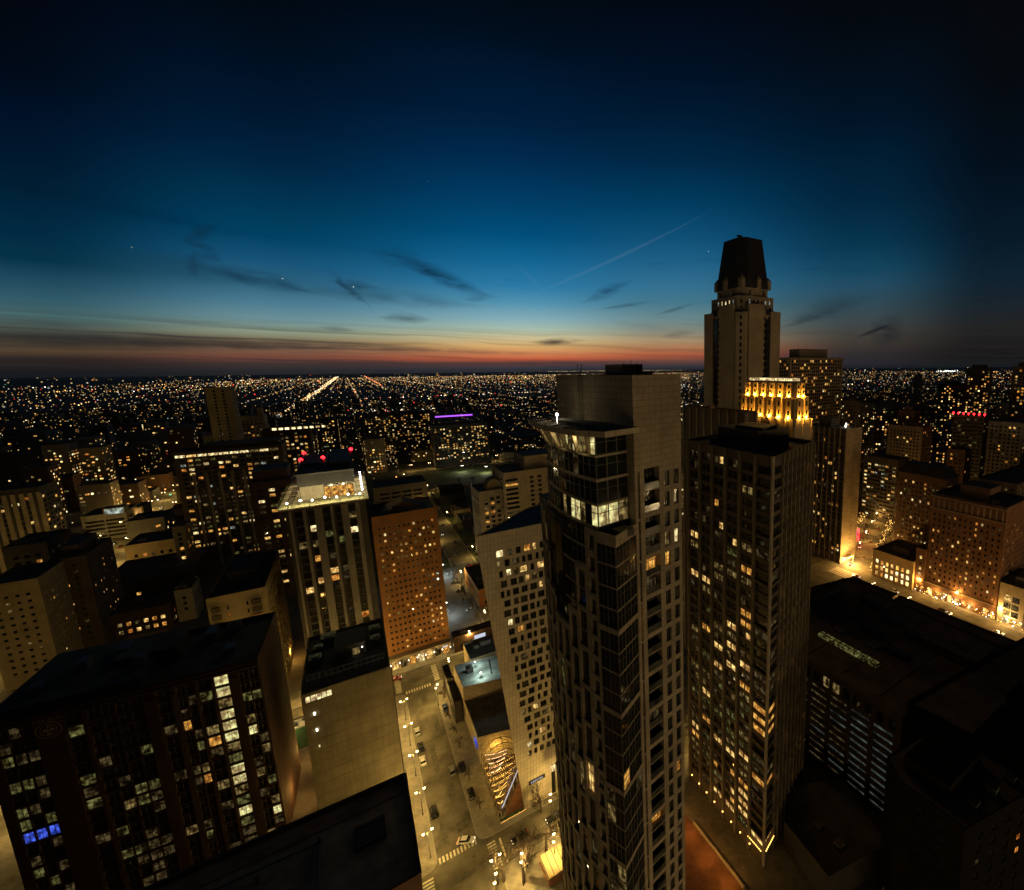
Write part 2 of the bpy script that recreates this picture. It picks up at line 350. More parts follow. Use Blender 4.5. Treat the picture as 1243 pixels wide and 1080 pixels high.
# ------------------------------------------------------------------ mesh helpers
class MB:
    def __init__(s): s.v = []; s.f = []; s.m = []

    def poly(s, pts, mi=0):
        i = len(s.v); s.v += [tuple(p) for p in pts]; s.f.append(tuple(range(i, i + len(pts)))); s.m.append(mi); return s

    def box(s, x0, x1, y0, y1, z0, z1, mi=0, bottom=True):
        i = len(s.v)
        s.v += [(x0, y0, z0), (x1, y0, z0), (x1, y1, z0), (x0, y1, z0), (x0, y0, z1), (x1, y0, z1), (x1, y1, z1), (x0, y1, z1)]
        q = [(0, 1, 5, 4), (1, 2, 6, 5), (2, 3, 7, 6), (3, 0, 4, 7), (4, 5, 6, 7)] + ([(3, 2, 1, 0)] if bottom else [])
        s.f += [tuple(i + a for a in t) for t in q]; s.m += [mi] * len(q); return s

    def prism(s, pts, z0, z1, mi=0, cap=True, mcap=None, bottom=False):
        n = len(pts); i = len(s.v)
        za = z0 if hasattr(z0, '__len__') else [z0] * n; zb = z1 if hasattr(z1, '__len__') else [z1] * n
        s.v += [(p[0], p[1], za[k]) for k, p in enumerate(pts)] + [(p[0], p[1], zb[k]) for k, p in enumerate(pts)]
        for k in range(n):
            j = (k + 1) % n; s.f.append((i + k, i + j, i + n + j, i + n + k)); s.m.append(mi)
        if cap: s.f.append(tuple(range(i + n, i + 2 * n))); s.m.append(mi if mcap is None else mcap)
        if bottom: s.f.append(tuple(range(i + n - 1, i - 1, -1))); s.m.append(mi)
        return s

    def obox(s, o, ux, uy, x0, x1, y0, y1, z0, z1, mi=0):
        """box in a frame: o origin (x,y), ux / uy unit vectors in plan"""
        P = lambda a, c: (o[0] + ux[0] * a + uy[0] * c, o[1] + ux[1] * a + uy[1] * c)
        pts = [P(x0, y0), P(x1, y0), P(x1, y1), P(x0, y1)]
        if ux[0] * uy[1] - ux[1] * uy[0] < 0: pts.reverse()
        return s.prism(pts, z0, z1, mi, True, None, True)

    def tube(s, a, c, ra, rc, n=6, mi=0, cap=True):
        a = Vector(a); c = Vector(c); d = (c - a)
        if d.length < 1e-6: return s
        d.normalize(); p = d.orthogonal().normalized(); q = d.cross(p); i = len(s.v)
        for cen, r in ((a, ra), (c, rc)):
            for k in range(n):
                t = 2 * math.pi * k / n; s.v.append(tuple(cen + p * (r * math.cos(t)) + q * (r * math.sin(t))))
        for k in range(n):
            j = (k + 1) % n; s.f.append((i + k, i + j, i + n + j, i + n + k)); s.m.append(mi)
        if cap:
            s.f.append(tuple(range(i + n - 1, i - 1, -1))); s.m.append(mi); s.f.append(tuple(range(i + n, i + 2 * n))); s.m.append(mi)
        return s

    def ball(s, c, r, mi=0, seg=8, rings=5):
        i = len(s.v); s.v.append((c[0], c[1], c[2] - r))
        for a in range(1, rings):
            t = math.pi * a / rings - math.pi / 2
            for k in range(seg):
                u = 2 * math.pi * k / seg
                s.v.append((c[0] + r * math.cos(t) * math.cos(u), c[1] + r * math.cos(t) * math.sin(u), c[2] + r * math.sin(t)))
        top = len(s.v); s.v.append((c[0], c[1], c[2] + r))
        for k in range(seg):
            j = (k + 1) % seg
            s.f.append((i, i + 1 + j, i + 1 + k)); s.m.append(mi)
            for a in range(rings - 2):
                o = i + 1 + a * seg; s.f.append((o + k, o + j, o + seg + j, o + seg + k)); s.m.append(mi)
            o = i + 1 + (rings - 2) * seg; s.f.append((o + k, o + j, top)); s.m.append(mi)
        return s

    def octa(s, c, r, mi=0):
        i = len(s.v); x, y, z = c
        s.v += [(x - r, y, z), (x, y - r, z), (x + r, y, z), (x, y + r, z), (x, y, z + r), (x, y, z - r)]
        for k in range(4):
            j = (k + 1) % 4; s.f += [(i + k, i + j, i + 4), (i + j, i + k, i + 5)]; s.m += [mi, mi]
        return s

    def mesh(s, name, mats, base=(0, 0, 0)):
        me = bpy.data.meshes.new(name)
        bx, by, bz = base
        me.from_pydata([(x - bx, y - by, z - bz) for x, y, z in s.v], [], s.f)
        for k in mats:
            if k is not None: me.materials.append(M[k] if isinstance(k, str) else k)
        if len(mats) > 1: me.polygons.foreach_set('material_index', s.m)
        me.update(); return me

    def build(s, name, mats, parent=None, base=(0, 0, 0), kind=None):
        if not s.f: return None
        if isinstance(mats, str): mats = [mats]
        o = bpy.data.objects.new(name, s.mesh(name, mats, base)); C.objects.link(o)
        if parent is not None: o.parent = parent
        elif base != (0, 0, 0): o.location = base
        if kind: o['kind'] = kind
        return o


def tag(o, label=None, cat=None, group=None, kind=None):
    if label: o['label'] = label
    if cat: o['category'] = cat
    if group: o['group'] = group
    if kind: o['kind'] = kind
    return o


def thing(name, label, cat, loc=(0, 0, 0), rz=0, group=None):
    o = bpy.data.objects.new(name, None); C.objects.link(o)
    o.location = loc; o.rotation_euler = (0, 0, rz); o.empty_display_size = .5
    return tag(o, label, cat, group)


def copy_thing(proto, kids, loc, rz=0, label=None, scale=None):
    """a copy of a thing with copies of its parts: kids = [(part, [sub-parts])]"""
    r = proto.copy(); C.objects.link(r); r.location = loc; r.rotation_euler = (0, 0, rz)
    if scale: r.scale = (scale,) * 3
    if label: r['label'] = label
    for ch, subs in kids:
        c = ch.copy(); C.objects.link(c); c.parent = r
        for g in subs:
            d = g.copy(); C.objects.link(d); d.parent = c
    return r


def structure(name, mb, mats):
    o = mb.build(name, mats); o['kind'] = 'structure'; return o


def mesh_obj(name, me, parent, loc=(0, 0, 0), rot=None):
    o = bpy.data.objects.new(name, me); C.objects.link(o); o.parent = parent; o.location = loc
    if rot is not None: o.rotation_euler = rot
    return o


# ------------------------------------------------------------------ buildings
WIN_CACHE = {}
COUNT = {}
OCC = []
FLOODS, FLOODS2, DECK, LEFTLAMP = [], [], [], []


def pick(pal):
    return R.choices(LITN, PAL[pal])[0]


def window_mesh(w, h, glass, frame, mull):
    """one recessed window: pane, frame bars and a mullion; local x along the wall, y inward, z up, origin at the sill's left end"""
    k = (round(w, 2), round(h, 2), glass, frame, mull)
    if k in WIN_CACHE: return WIN_CACHE[k]
    mb = MB(); t = .07
    mb.poly([(0, .06, 0), (w, .06, 0), (w, .06, h), (0, .06, h)], 0)
    for (a, c, e, g) in ((0, w, 0, t), (0, w, h - t, h), (0, t, t, h - t), (w - t, w, t, h - t)):
        mb.box(a, c, 0, .055, e, g, 1)
    for i in range(1, mull + 1):
        x = w * i / (mull + 1); mb.box(x - t / 2, x + t / 2, .003, .05, t, h - t, 1)
    if h > 2.1: mb.box(t, w - t, .004, .048, h * .62, h * .62 + t, 1)
    WIN_CACHE[k] = mb.mesh('window', [glass, frame]); return WIN_CACHE[k]


def facade(wall, p0, p1, z0, z1, cols, rows, depth=.25, skip=None):
    """wall surface with recessed openings; returns the openings as (x, z, w, h, col, row)"""
    p0 = Vector((p0[0], p0[1])); p1 = Vector((p1[0], p1[1])); L = (p1 - p0).length; u = (p1 - p0) / L; n = Vector((u.y, -u.x))
    pt = lambda x, z, d=0.: (p0.x + u.x * x - n.x * d, p0.y + u.y * x - n.y * d, z)
    q = lambda xa, xb, za, zb: wall.poly([pt(xa, za), pt(xb, za), pt(xb, zb), pt(xa, zb)]) if xb - xa > 1e-4 and zb - za > 1e-4 else None
    rows = [r for r in sorted(rows) if r[0] >= z0 and r[1] <= z1]; cols = [c for c in sorted(cols) if c[0] >= 0 and c[1] <= L]
    out = []; zp = z0
    if not rows or not cols: q(0, L, z0, z1); return out, p0, u
    for ri, (za, zb) in enumerate(rows):
        q(0, L, zp, za); xp = 0
        for ci, (xa, xb) in enumerate(cols):
            if skip and skip(ci, ri): continue
            q(xp, xa, za, zb)
            for A, B in (((xa, za), (xb, za)), ((xb, za), (xb, zb)), ((xb, zb), (xa, zb)), ((xa, zb), (xa, za))):
                wall.poly([pt(A[0], A[1]), pt(B[0], B[1]), pt(B[0], B[1], depth), pt(A[0], A[1], depth)])
            out.append((xa, za, xb - xa, zb - za, ci, ri)); xp = xb
        q(xp, L, za, zb); zp = zb
    q(0, L, zp, z1)
    return out, p0, u


def grid_cols(L, bay, ww, margin=1., pair=0.):
    n = max(1, int((L - 2 * margin) / bay)); off = (L - n * bay) / 2
    r = []
    for i in range(n):
        c = off + (i + .5) * bay
        if pair: r += [(c - ww - pair / 2, c - pair / 2), (c + pair / 2, c + ww + pair / 2)]
        else: r.append((c - ww / 2, c + ww / 2))
    return r


def grid_rows(z0, z1, fh, wh, sill=.9):
    n = int((z1 - z0) / fh); return [(z0 + i * fh + sill, z0 + i * fh + sill + wh) for i in range(n)]


def fill_windows(parent, base, wins, p0, u, depth, p=.25, pal='warm', frame='frame', mull=1, inst=False, joined=None, far=False, glass='dark_glass', fixed=None, floorvar=.6, cap=300):
    """put a pane in every opening; inst = an object each, else into the joined mesh"""
    ang = math.atan2(u.y, u.x); n = Vector((u.y, -u.x)); rf = {}
    for (x, z, w, h, ci, ri) in wins:
        if ri not in rf: rf[ri] = max(0, 1 + R.uniform(-floorvar, floorvar))
        kind = None
        if fixed: kind = fixed(ci, ri)
        if kind is None: kind = pick(pal) if R.random() < p * rf[ri] else ''
        g = (('far_' if far and kind not in ('blue', 'red', 'purple') else 'lit_') + kind) if kind else glass
        if inst and COUNT.get(parent.name, 0) < cap:
            COUNT[parent.name] = COUNT.get(parent.name, 0) + 1
            me = window_mesh(w - .02, h - .02, g, frame, mull)
            o = mesh_obj('window', me, parent, (p0.x + u.x * (x + .01) - n.x * (depth - .07) - base[0], p0.y + u.y * (x + .01) - n.y * (depth - .07) - base[1], z + .01 - base[2]), (0, 0, ang))
        else:
            mb, mats = joined
            if g not in mats: mats.append(g)
            mi = mats.index(g); d = depth - .02
            P = lambda a, zz: (p0.x + u.x * a - n.x * d, p0.y + u.y * a - n.y * d, zz)
            mb.poly([P(x, z), P(x + w, z), P(x + w, z + h), P(x, z + h)], mi)


def offset_poly(pts, d):
    """move every edge of a convex counter-clockwise polygon inward by d"""
    n = len(pts); E = []
    for i in range(n):
        a = Vector(pts[i][:2]); c = Vector(pts[(i + 1) % n][:2]); u = (c - a).normalized(); E.append((a + Vector((-u.y, u.x)) * d, u))
    r = []
    for i in range(n):
        (a, u), (c, w) = E[i - 1], E[i]
        den = u.x * w.y - u.y * w.x
        if abs(den) < 1e-6: r.append((c.x, c.y)); continue
        t = ((c.x - a.x) * w.y - (c.y - a.y) * w.x) / den; r.append((a.x + u.x * t, a.y + u.y * t))
    return r


def faces_cam(p0, p1):
    u = Vector((p1[0] - p0[0], p1[1] - p0[1])); n = Vector((u.y, -u.x)); return n.dot(Vector((-p0[0], -p0[1]))) > 0


def roof_on(parent, base, pts, z, wallm, roofm='roof', par=1.0, th=.35, units=0, seed=0, penthouse=None):
    inn = offset_poly(pts, th); mb = MB(); n = len(pts)
    for i in range(n):
        j = (i + 1) % n
        a, c, d, e = pts[i], pts[j], inn[j], inn[i]
        mb.poly([(a[0], a[1], z + par), (c[0], c[1], z + par), (d[0], d[1], z + par), (e[0], e[1], z + par)])
        mb.poly([(e[0], e[1], z + par), (d[0], d[1], z + par), (d[0], d[1], z), (e[0], e[1], z)])
    mb.build('parapet', wallm, parent, base)
    r = MB().poly([(x, y, z) for x, y in inn]).build('roof', roofm, parent, base)
    rr = random.Random(seed * 13 + 5)
    cx = sum(p[0] for p in inn) / n; cyy = sum(p[1] for p in inn) / n
    for k in range(units):
        a = inn[rr.randrange(n)]; t = rr.uniform(.15, .65)
        x, y = cx + (a[0] - cx) * t, cyy + (a[1] - cyy) * t; s1, s2, hh = rr.uniform(.8, 2.2), rr.uniform(.8, 2.), rr.uniform(.8, 2.2)
        u = MB().box(x - s1, x + s1, y - s2, y + s2, z + .15, z + .15 + hh, 0).box(x - s1 * .8, x + s1 * .8, y - s2 * .8, y + s2 * .8, z, z + .149, 1)
        u.tube((x, y, z + .15 + hh), (x, y, z + .45 + hh), .5, .5, 8, 1); u.build('roof_unit', ['grey', 'dark_steel'], r, base)
    if penthouse:
        f0, f1, g0, g1, hh = penthouse
        xs = [p[0] for p in inn]; ys = [p[1] for p in inn]; lx, ly = max(xs) - min(xs), max(ys) - min(ys)
        x0, x1, y0, y1 = min(xs) + lx * f0, min(xs) + lx * f1, min(ys) + ly * g0, min(ys) + ly * g1
        MB().box(x0, x1, y0, y1, z, z + hh, 0).box(x0 - .15, x1 + .15, y0 - .15, y1 + .15, z + hh + .001, z + hh + .3, 1).build('penthouse', [wallm, roofm], r, base)
    return r


def ccw(pts):
    a = sum(pts[i][0] * pts[(i + 1) % len(pts)][1] - pts[(i + 1) % len(pts)][0] * pts[i][1] for i in range(len(pts)))
    return pts if a > 0 else pts[::-1]


def building(name, label, pts, z1, wallm, z0=.14, spec=None, edges=None, roofm='roof', par=1.0, units=2, penthouse=None, group=None, cat='building', wbase=4.0, far=False):
    """a building as one thing: wall with recessed openings, windows, parapet, roof; spec = facade settings, edges = {edge index: overrides}"""
    pts = ccw([tuple(p[:2]) for p in pts])
    base = (sum(p[0] for p in pts) / len(pts), sum(p[1] for p in pts) / len(pts), z0)
    OCC.append((min(q[0] for q in pts), max(q[0] for q in pts), min(q[1] for q in pts), max(q[1] for q in pts)))
    t = thing(name, label, cat, base, 0, group)
    wall = MB(); joined = (MB(), ['dark_glass'])
    S0 = dict(bay=3.2, fh=3.0, ww=1.5, wh=1.5, sill=.9, margin=.8, top=1.2, base=wbase, depth=.25, p=.2, pal='warm', inst=False, mull=1, frame='frame', pair=0., glass='dark_glass', fixed=None, cols=None, rows=None, floorvar=.6)
    S0.update(spec or {})
    for i in range(len(pts)):
        p0, p1 = pts[i], pts[(i + 1) % len(pts)]; S = dict(S0)
        ov = (edges or {}).get(i)
        if ov and ov != 'blank': S.update(ov)
        L = math.hypot(p1[0] - p0[0], p1[1] - p0[1])
        blank = ov == 'blank' or S.get('blank') or not faces_cam(p0, p1) or L < 1.5
        cols = [] if blank else (S['cols'](L) if S['cols'] else grid_cols(L, S['bay'], S['ww'], S['margin'], S['pair']))
        rows = [] if blank else (S['rows'] or grid_rows(z0 + S['base'], z1 - S['top'], S['fh'], S['wh'], S['sill']))
        wins, o, u = facade(wall, p0, p1, z0, z1 + par, cols, rows, S['depth'])
        fill_windows(t, base, wins, o, u, S['depth'], S['p'], S['pal'], S['frame'], S['mull'], S['inst'], joined, far or S.get('far', False), S['glass'], S['fixed'], S['floorvar'])
    wall.build('wall', wallm, t, base)
    if joined[0].f: joined[0].build('windows', joined[1], t, base, 'stuff')
    roof_on(t, base, pts, z1, wallm, roofm, par, .35, units, len(label), penthouse)
    return t, base


def rect(x0, x1, y0, y1): return [(x0, y0), (x1, y0), (x1, y1), (x0, y1)]


def front(xc, yc, z, xl, xr, depth, y=None):
    """footprint of a block whose street front shows between two bearings"""
    Y = y if y is not None else at(xc, yc, z)[1]
    return rect(Y * tz(xl, yc), Y * tz(xr, yc), Y, Y + depth)


def side(xc, yc, z, xl, xr, X=None):
    """block right of the lens: near corner bearing, far end of its left flank, right end of its front"""
    x, y = at(xc, yc, z)
    return rect(x, y * tz(xr, yc), y, x / tz(xl, yc))

# ------------------------------------------------------------------ the setting: ground, roads, pavements
structure('ground', MB().poly([(-24000, -4000, 0), (42000, -4000, 0), (42000, 42000, 0), (-24000, 42000, 0)]), 'far_ground')
HAZE = 1.6e-5
if HAZE:
    hz = MB().box(-24500, 42500, -4500, 42500, -1, 216).build('haze', [None])
    hm_, hb_, ho_ = mat_new('evening_haze'); pv_ = hb_.n('ShaderNodeVolumePrincipled'); pv_.inputs['Color'].default_value = (.9, .92, .95, 1); pv_.inputs['Density'].default_value = HAZE; pv_.inputs['Anisotropy'].default_value = .2
    hb_.t.links.new(pv_.outputs[0], ho_.inputs['Volume']); hz.data.materials.append(hm_)
    tag(hz, 'thin evening haze over the whole city', 'haze', None, 'stuff')
structure('road', MB().poly([(-420, -160, .004), (620, -160, .004), (620, 760, .004), (-420, 760, .004)]), 'asphalt')
structure('avenue', MB().poly([(-167, 760, .004), (-149, 760, .004), (-149, 16000, .004), (-167, 16000, .004)]), 'asphalt')


def rounded(pts, r=3.5, n=4):
    out = []
    for i in range(len(pts)):
        p = Vector(pts[i]); a = (Vector(pts[i - 1]) - p); c = (Vector(pts[(i + 1) % len(pts)]) - p)
        rr = min(r, a.length * .4, c.length * .4); a.normalize(); c.normalize()
        s, e = p + a * rr, p + c * rr
        for k in range(n + 1):
            t = k / n; q = s * (1 - t) ** 2 + p * 2 * t * (1 - t) + e * t * t; out.append((q.x, q.y))
    return out


def pavement(pts, top='concrete'):
    q = rounded(ccw(pts)); inn = offset_poly(q, .28)
    mb = MB().prism(q, 0, .14, 0); mb.poly([(x, y, .145) for x, y in inn], 1)
    structure('pavement', mb, ['kerb', top])


pavement(rect(-148, 7, 122.5, 207)); pavement(rect(-330, -167, 122.5, 207))
pavement(rect(17.2, 108, 123.5, 207))
pavement(rect(-148, 6, -100, 113)); pavement([(20.4, -60), (20.4, 113.2), (236, 113.2), (236, -60)])
pavement(rect(112, 236, 122, 158))
pavement([(262, -60), (262, 156), (278, 158), (460, 236), (520, 236), (520, -60)])
pavement([(258, 178), (292, 187), (440, 260), (440, 420), (258, 420)])
pavement(rect(-148, 47, 223, 690)); pavement(rect(61, 240, 223, 560)); pavement(rect(-400, -167, 223, 690))
# painted markings
mk = MB()
def stripes(x0, x1, y0, y1, n, along_x):
    for k in range(n):
        a = k / n; e = a + .55 / n
        if along_x: mk.poly([(x0 + (x1 - x0) * a, y0, .009), (x0 + (x1 - x0) * e, y0, .009), (x0 + (x1 - x0) * e, y1, .009), (x0 + (x1 - x0) * a, y1, .009)])
        else: mk.poly([(x0, y0 + (y1 - y0) * a, .009), (x1, y0 + (y1 - y0) * a, .009), (x1, y0 + (y1 - y0) * e, .009), (x0, y0 + (y1 - y0) * e, .009)])
stripes(7.3, 17.3, 123.6, 125.6, 11, True); stripes(19.0, 21.2, 113.4, 122.2, 9, False); stripes(2.6, 5.4, 113.6, 121.6, 8, False)
stripes(7.2, 16.8, 206.0, 208.0, 10, True); stripes(4., 6., 208.6, 221.5, 11, False); stripes(18.2, 20.2, 208.6, 221.5, 11, False)
mk.poly([(22.2, 113.4, .009), (22.7, 113.4, .009), (22.7, 121.6, .009), (22.2, 121.6, .009)])
for k in range(5): mk.poly([(254 - k * 2.2, 160, .009), (255 - k * 2.2, 160, .009), (255 - k * 2.2, 176, .009), (254 - k * 2.2, 176, .009)])
structure('road_marking', mk, 'paint')
ym = MB()
for dy in (-.18, .1): ym.poly([(22, 215 + dy, .009), (140, 215 + dy, .009), (140, 215.1 + dy, .009), (22, 215.1 + dy, .009)])
structure('centre_line', ym, 'yellow_paint')
rp = MB()
for x0, x1, y0, y1 in ((9.2, 10.6, 128, 139), (13.1, 14.9, 142, 150), (10.9, 12.4, 156, 171), (8.9, 10., 183, 190), (14., 15.6, 176, 187), (12., 13.6, 195, 203), (13.2, 16.2, 130, 134), (26, 34, 114.6, 116.2), (9, 15, 115.5, 117), (6, 20, 213.5, 214.8), (24, 39, 210.5, 212.3)):
    rp.poly([(x0, y0, .0065), (x1, y0 + .3, .0065), (x1 + .2, y1, .0065), (x0 - .1, y1 - .4, .0065)])
for x, y in ((11.6, 118.2), (15.4, 120.4), (12.2, 153), (10.5, 195), (28, 118)): rp.poly([(x + .42 * math.cos(k * .785), y + .42 * math.sin(k * .785), .0075) for k in range(8)])
structure('road_patch', rp, 'new_asphalt')
# patched asphalt: darker worn strips that a resurfaced street shows
# car park and park
structure('parking_lot', MB().poly([(29.5, 231, .15), (46.6, 231, .15), (46.6, 330, .15), (29.5, 330, .15)]), 'roof_grey')
structure('park', MB().poly([(-30, 331, .152), (46, 331, .152), (46, 688, .152), (-30, 688, .152)]), 'grass')
structure('lawn_strip', MB().poly([(62, 325, .152), (200, 325, .152), (200, 558, .152), (62, 558, .152)]), 'grass')
structure('field', MB().poly([(64, 578, .03), (190, 578, .03), (190, 690, .03), (64, 690, .03)]), 'grass')

# ------------------------------------------------------------------ 1. the roof just below
t, b = building('brick_building', 'near dark flat roof with pipes and a red brick wall, along the bottom edge', rect(-120, 1.8, 76.5, 100), 50, 'red_brick', roofm='pale_gravel', par=.7, units=0,
                spec=dict(bay=4, fh=3.4, ww=1.8, wh=1.7, p=.1, pal='dim'))
def extra(t, b, name, mb, mats, kind=None): return mb.build(name, mats, t, b, kind)
extra(t, b, 'coping', MB().box(-120.1, 1.9, 99.75, 100.12, 50.705, 50.95).box(1.35, 1.92, 76.4, 99.74, 50.705, 50.95), 'roof')
extra(t, b, 'louvre_cover', MB().box(-7, -2.4, 87.5, 92.5, 50.01, 50.5), 'dark_steel')
for k in range(7): extra(t, b, 'louvre', MB().box(-6.9, -2.5, 87.8 + k * .66, 88.1 + k * .66, 50.505, 50.62), 'steel')
pp = MB().tube((-12, 80, 50.5), (-12, 93, 50.5), .22, .22, 8).tube((-12, 93, 50.5), (-60, 94.5, 50.5), .2, .2, 8).tube((-12, 93, 50.0), (-12, 93, 51.4), .3, .3, 8).tube((-12.9, 80, 50.4), (-12.9, 92.5, 50.4), .12, .12, 6)
extra(t, b, 'pipe', pp, 'steel')
extra(t, b, 'duct', MB().box(-30, -24, 82, 90, 50.3, 52.2).box(-29, -28.4, 81, 91, 50, 50.299).box(-25.6, -25, 81, 91, 50, 50.299), 'dark')
extra(t, b, 'roof_hatch', MB().box(-17.5, -15, 84, 86, 50, 50.8), 'roof_grey')
extra(t, b, 'vent_pipe', MB().tube((-20, 91, 50), (-20, 91, 51.2), .25, .25, 8).tube((-20, 91, 51.2), (-20, 91, 51.4), .4, .4, 8), 'steel')
extra(t, b, 'roof_seam', MB().box(-48, -47.7, 77, 99.6, 50.004, 50.12).box(-80, -79.7, 77, 99.6, 50.004, 50.12).box(-100, 1, 95.8, 96, 50.004, 50.1), 'roof_grey')

# ------------------------------------------------------------------ 2. windowless panelled building on the street
X0, X1, Y0, Y1, Z = -18.6, 2.2, 151, 185, 45
t, b = building('panelled_building', 'tall windowless tan wall of panels beside the lamplit street', rect(X0, X1, Y0, Y1), Z, 'tan_panel', roofm='roof', par=.9, units=0, spec=dict(blank=True), edges={0: 'blank', 1: 'blank', 3: 'blank'})
pm = {}
ncol, nrow = 4, 13
for i in range(ncol):
    for k in range(nrow):
        w = (X1 - X0) / ncol; h = Z / nrow
        za, zb = .2 + k * h, .2 + (k + 1) * h - .06
        if k == nrow - 1: zb = Z + .6
        key = (i == 0, k == nrow - 1)
        if k == nrow - 1 and i < 2:
            za2 = Z - .9; extra(t, b, 'wall_panel', MB().box(X0 + i * w + .03, X0 + (i + 1) * w - .03, Y0 - .1, Y0 - .001, za, Z - 2.2), 'tan_panel')
            continue
        extra(t, b, 'wall_panel', MB().box(X0 + i * w + .03, X0 + (i + 1) * w - .03, Y0 - .1 - R.uniform(0, .02), Y0 - .001, za, zb), 'tan_panel')
# lit louvred strip under the parapet
extra(t, b, 'lit_opening', MB().poly([(X0 + .8, Y0 - .005, Z - 1.9), (X0 + 6.6, Y0 - .005, Z - 1.9), (X0 + 6.6, Y0 - .005, Z - .2), (X0 + .8, Y0 - .005, Z - .2)]), 'lit_pale')
for k in range(6): extra(t, b, 'louvre_post', MB().box(X0 + .7 + k * 1.18, X0 + .85 + k * 1.18, Y0 - .12, Y0 - .01, Z - 2, Z - .1), 'frame')
extra(t, b, 'parapet_band', MB().box(X0 - .02, X0 + 10.4, Y0 - .1, Y0 - .002, Z + .05, Z + .86), 'tan_panel')
for zz in (Z - 6, Z - 11, Z - 16): extra(t, b, 'wall_light', MB().box(X0 + 2.2, X0 + 2.45, Y0 - .3, Y0 - .12, zz, zz + .7), 'white_glow' if zz > 32 else 'lit_pale')
extra(t, b, 'corner_pipe', MB().tube((X1 + .14, Y0 + .3, .3), (X1 + .14, Y0 + .3, Z), .12, .12, 6), 'dark_steel')
fr = MB()
for k in range(14):
    x = X0 + 1.2 + k * 1.4; fr.box(x, x + .14, Y0 + 4, Y0 + 4.14, Z, Z + 2.2).box(x, x + .14, Y0 + 6.4, Y0 + 6.54, Z, Z + 2.2).box(x, x + .14, Y0 + 4.141, Y0 + 6.399, Z + 2.05, Z + 2.2)
fr.box(X0 + 1.1, X0 + 19.7, Y0 + 3.88, Y0 + 3.999, Z + 2.0, Z + 2.22).box(X0 + 1.1, X0 + 19.7, Y0 + 6.541, Y0 + 6.66, Z + 2.0, Z + 2.22)
extra(t, b, 'roof_screen', fr, 'steel')
extra(t, b, 'penthouse', MB().box(-11, -3.4, 166, 176, Z, Z + 3.6).box(-11.2, -3.2, 165.8, 176.2, Z + 3.601, Z + 3.8), 'grey')
for x, y, w in ((-16, 168, 1.6), (-15.5, 174, 1.2), (-.6, 170, 1.3), (-.5, 177, 1.6), (-13, 180, 2)): extra(t, b, 'cooling_unit', MB().box(x - w, x + w, y - w, y + w, Z + .2, Z + 2.2).tube((x, y, Z + 2.2), (x, y, Z + 2.5), w * .7, w * .7, 10), 'steel')
extra(t, b, 'skylight', MB().box(-6.8, -5, 165.2, 165.75, Z + .5, Z + 2.3), 'lit_dim')
extra(t, b, 'roof_lamp', MB().ball((-4.2, 164.6, Z + 2.6), .16), 'white_glow')
pr = MB()
for x in [X0 + .5 + k * 2. for k in range(11)]: pr.box(x, x + .06, Y1 - .5, Y1 - .44, Z, Z + 1.9)
pr.box(X0 + .5, X1 - .5, Y1 - .5, Y1 - .44, Z + 1.84, Z + 1.9).box(X0 + .5, X1 - .5, Y1 - .5, Y1 - .44, Z + 1.0, Z + 1.05)
extra(t, b, 'guard_rail', pr, 'steel')

# ------------------------------------------------------------------ 3. brown glass-and-brick hall at lower left
BL = [(-68.5, 152), (-25.2, 148.5), (-24.2, 176), (-50, 178), (-67, 180)]
Lb = math.hypot(43.3, 3.5)
fr_ = lambda a, c: ((a - 15) / 865 * Lb, (c - 15) / 865 * Lb)
bays = [(45, 150, 3), (235, 285, 1), (300, 382, 2), (386, 470, 2), (515, 560, 1), (580, 640, 2), (652, 698, 1), (710, 762, 1), (800, 872, 2)]
BAY_OF = []
def bl_cols(L):
    r = []; BAY_OF.clear()
    for bi, (a, c, n) in enumerate(bays):
        s0, s1 = fr_(a, c); n = {3: 3, 2: 2, 1: 1}[n]; w = (s1 - s0) / n
        for k in range(n): r.append((s0 + k * w + (.08 if k else 0), s0 + (k + 1) * w - (.08 if k < n - 1 else 0))); BAY_OF.append(bi)
    return r
def bl_fixed(ci, ri):
    top = 18 - ri; ci = BAY_OF[ci]
    if ci == 7: return R.choice(['bright', 'green', 'green', 'bright', 'dim']) if 0 < top < 15 else 'faint'
    if ci == 8: return R.choice(['dim', 'green', 'dim', 'faint', 'bright']) if top > 2 and R.random() < .6 else ''
    if ci == 0: return 'blue' if top == 9 else (R.choice(['faint', 'green', 'faint']) if R.random() < .4 else '')
    if ci in (2, 3): return R.choice(['faint', 'green', 'faint', 'faint', 'dim']) if top > 4 and R.random() < .1 + .03 * top else ''
    if ci in (4, 5, 6): return R.choice(['faint', 'faint', 'faint', 'green', 'dim', 'amber']) if R.random() < .36 else ''
    return R.choice(['faint', 'green']) if R.random() < .3 else ''
t, b = building('brick_hall', 'broad brown brick building with tall glazed bays and a carved emblem, lower left corner', BL, 60, 'brown', par=1., units=5, penthouse=(.35, .6, .45, .8, 3.2),
                spec=dict(inst=True), edges={0: dict(cols=bl_cols, rows=[(.3 + k * 3.1, 2.95 + k * 3.1) for k in range(1, 19)], depth=.45, fixed=bl_fixed, mull=1, frame='frame_light'), 1: 'blank', 4: 'blank'})
ub = Vector((43.3, -3.5)).normalized(); nb = Vector((ub.y, -ub.x))
def on_bl(s, d): return (BL[0][0] + ub.x * s + nb.x * d, BL[0][1] + ub.y * s + nb.y * d)
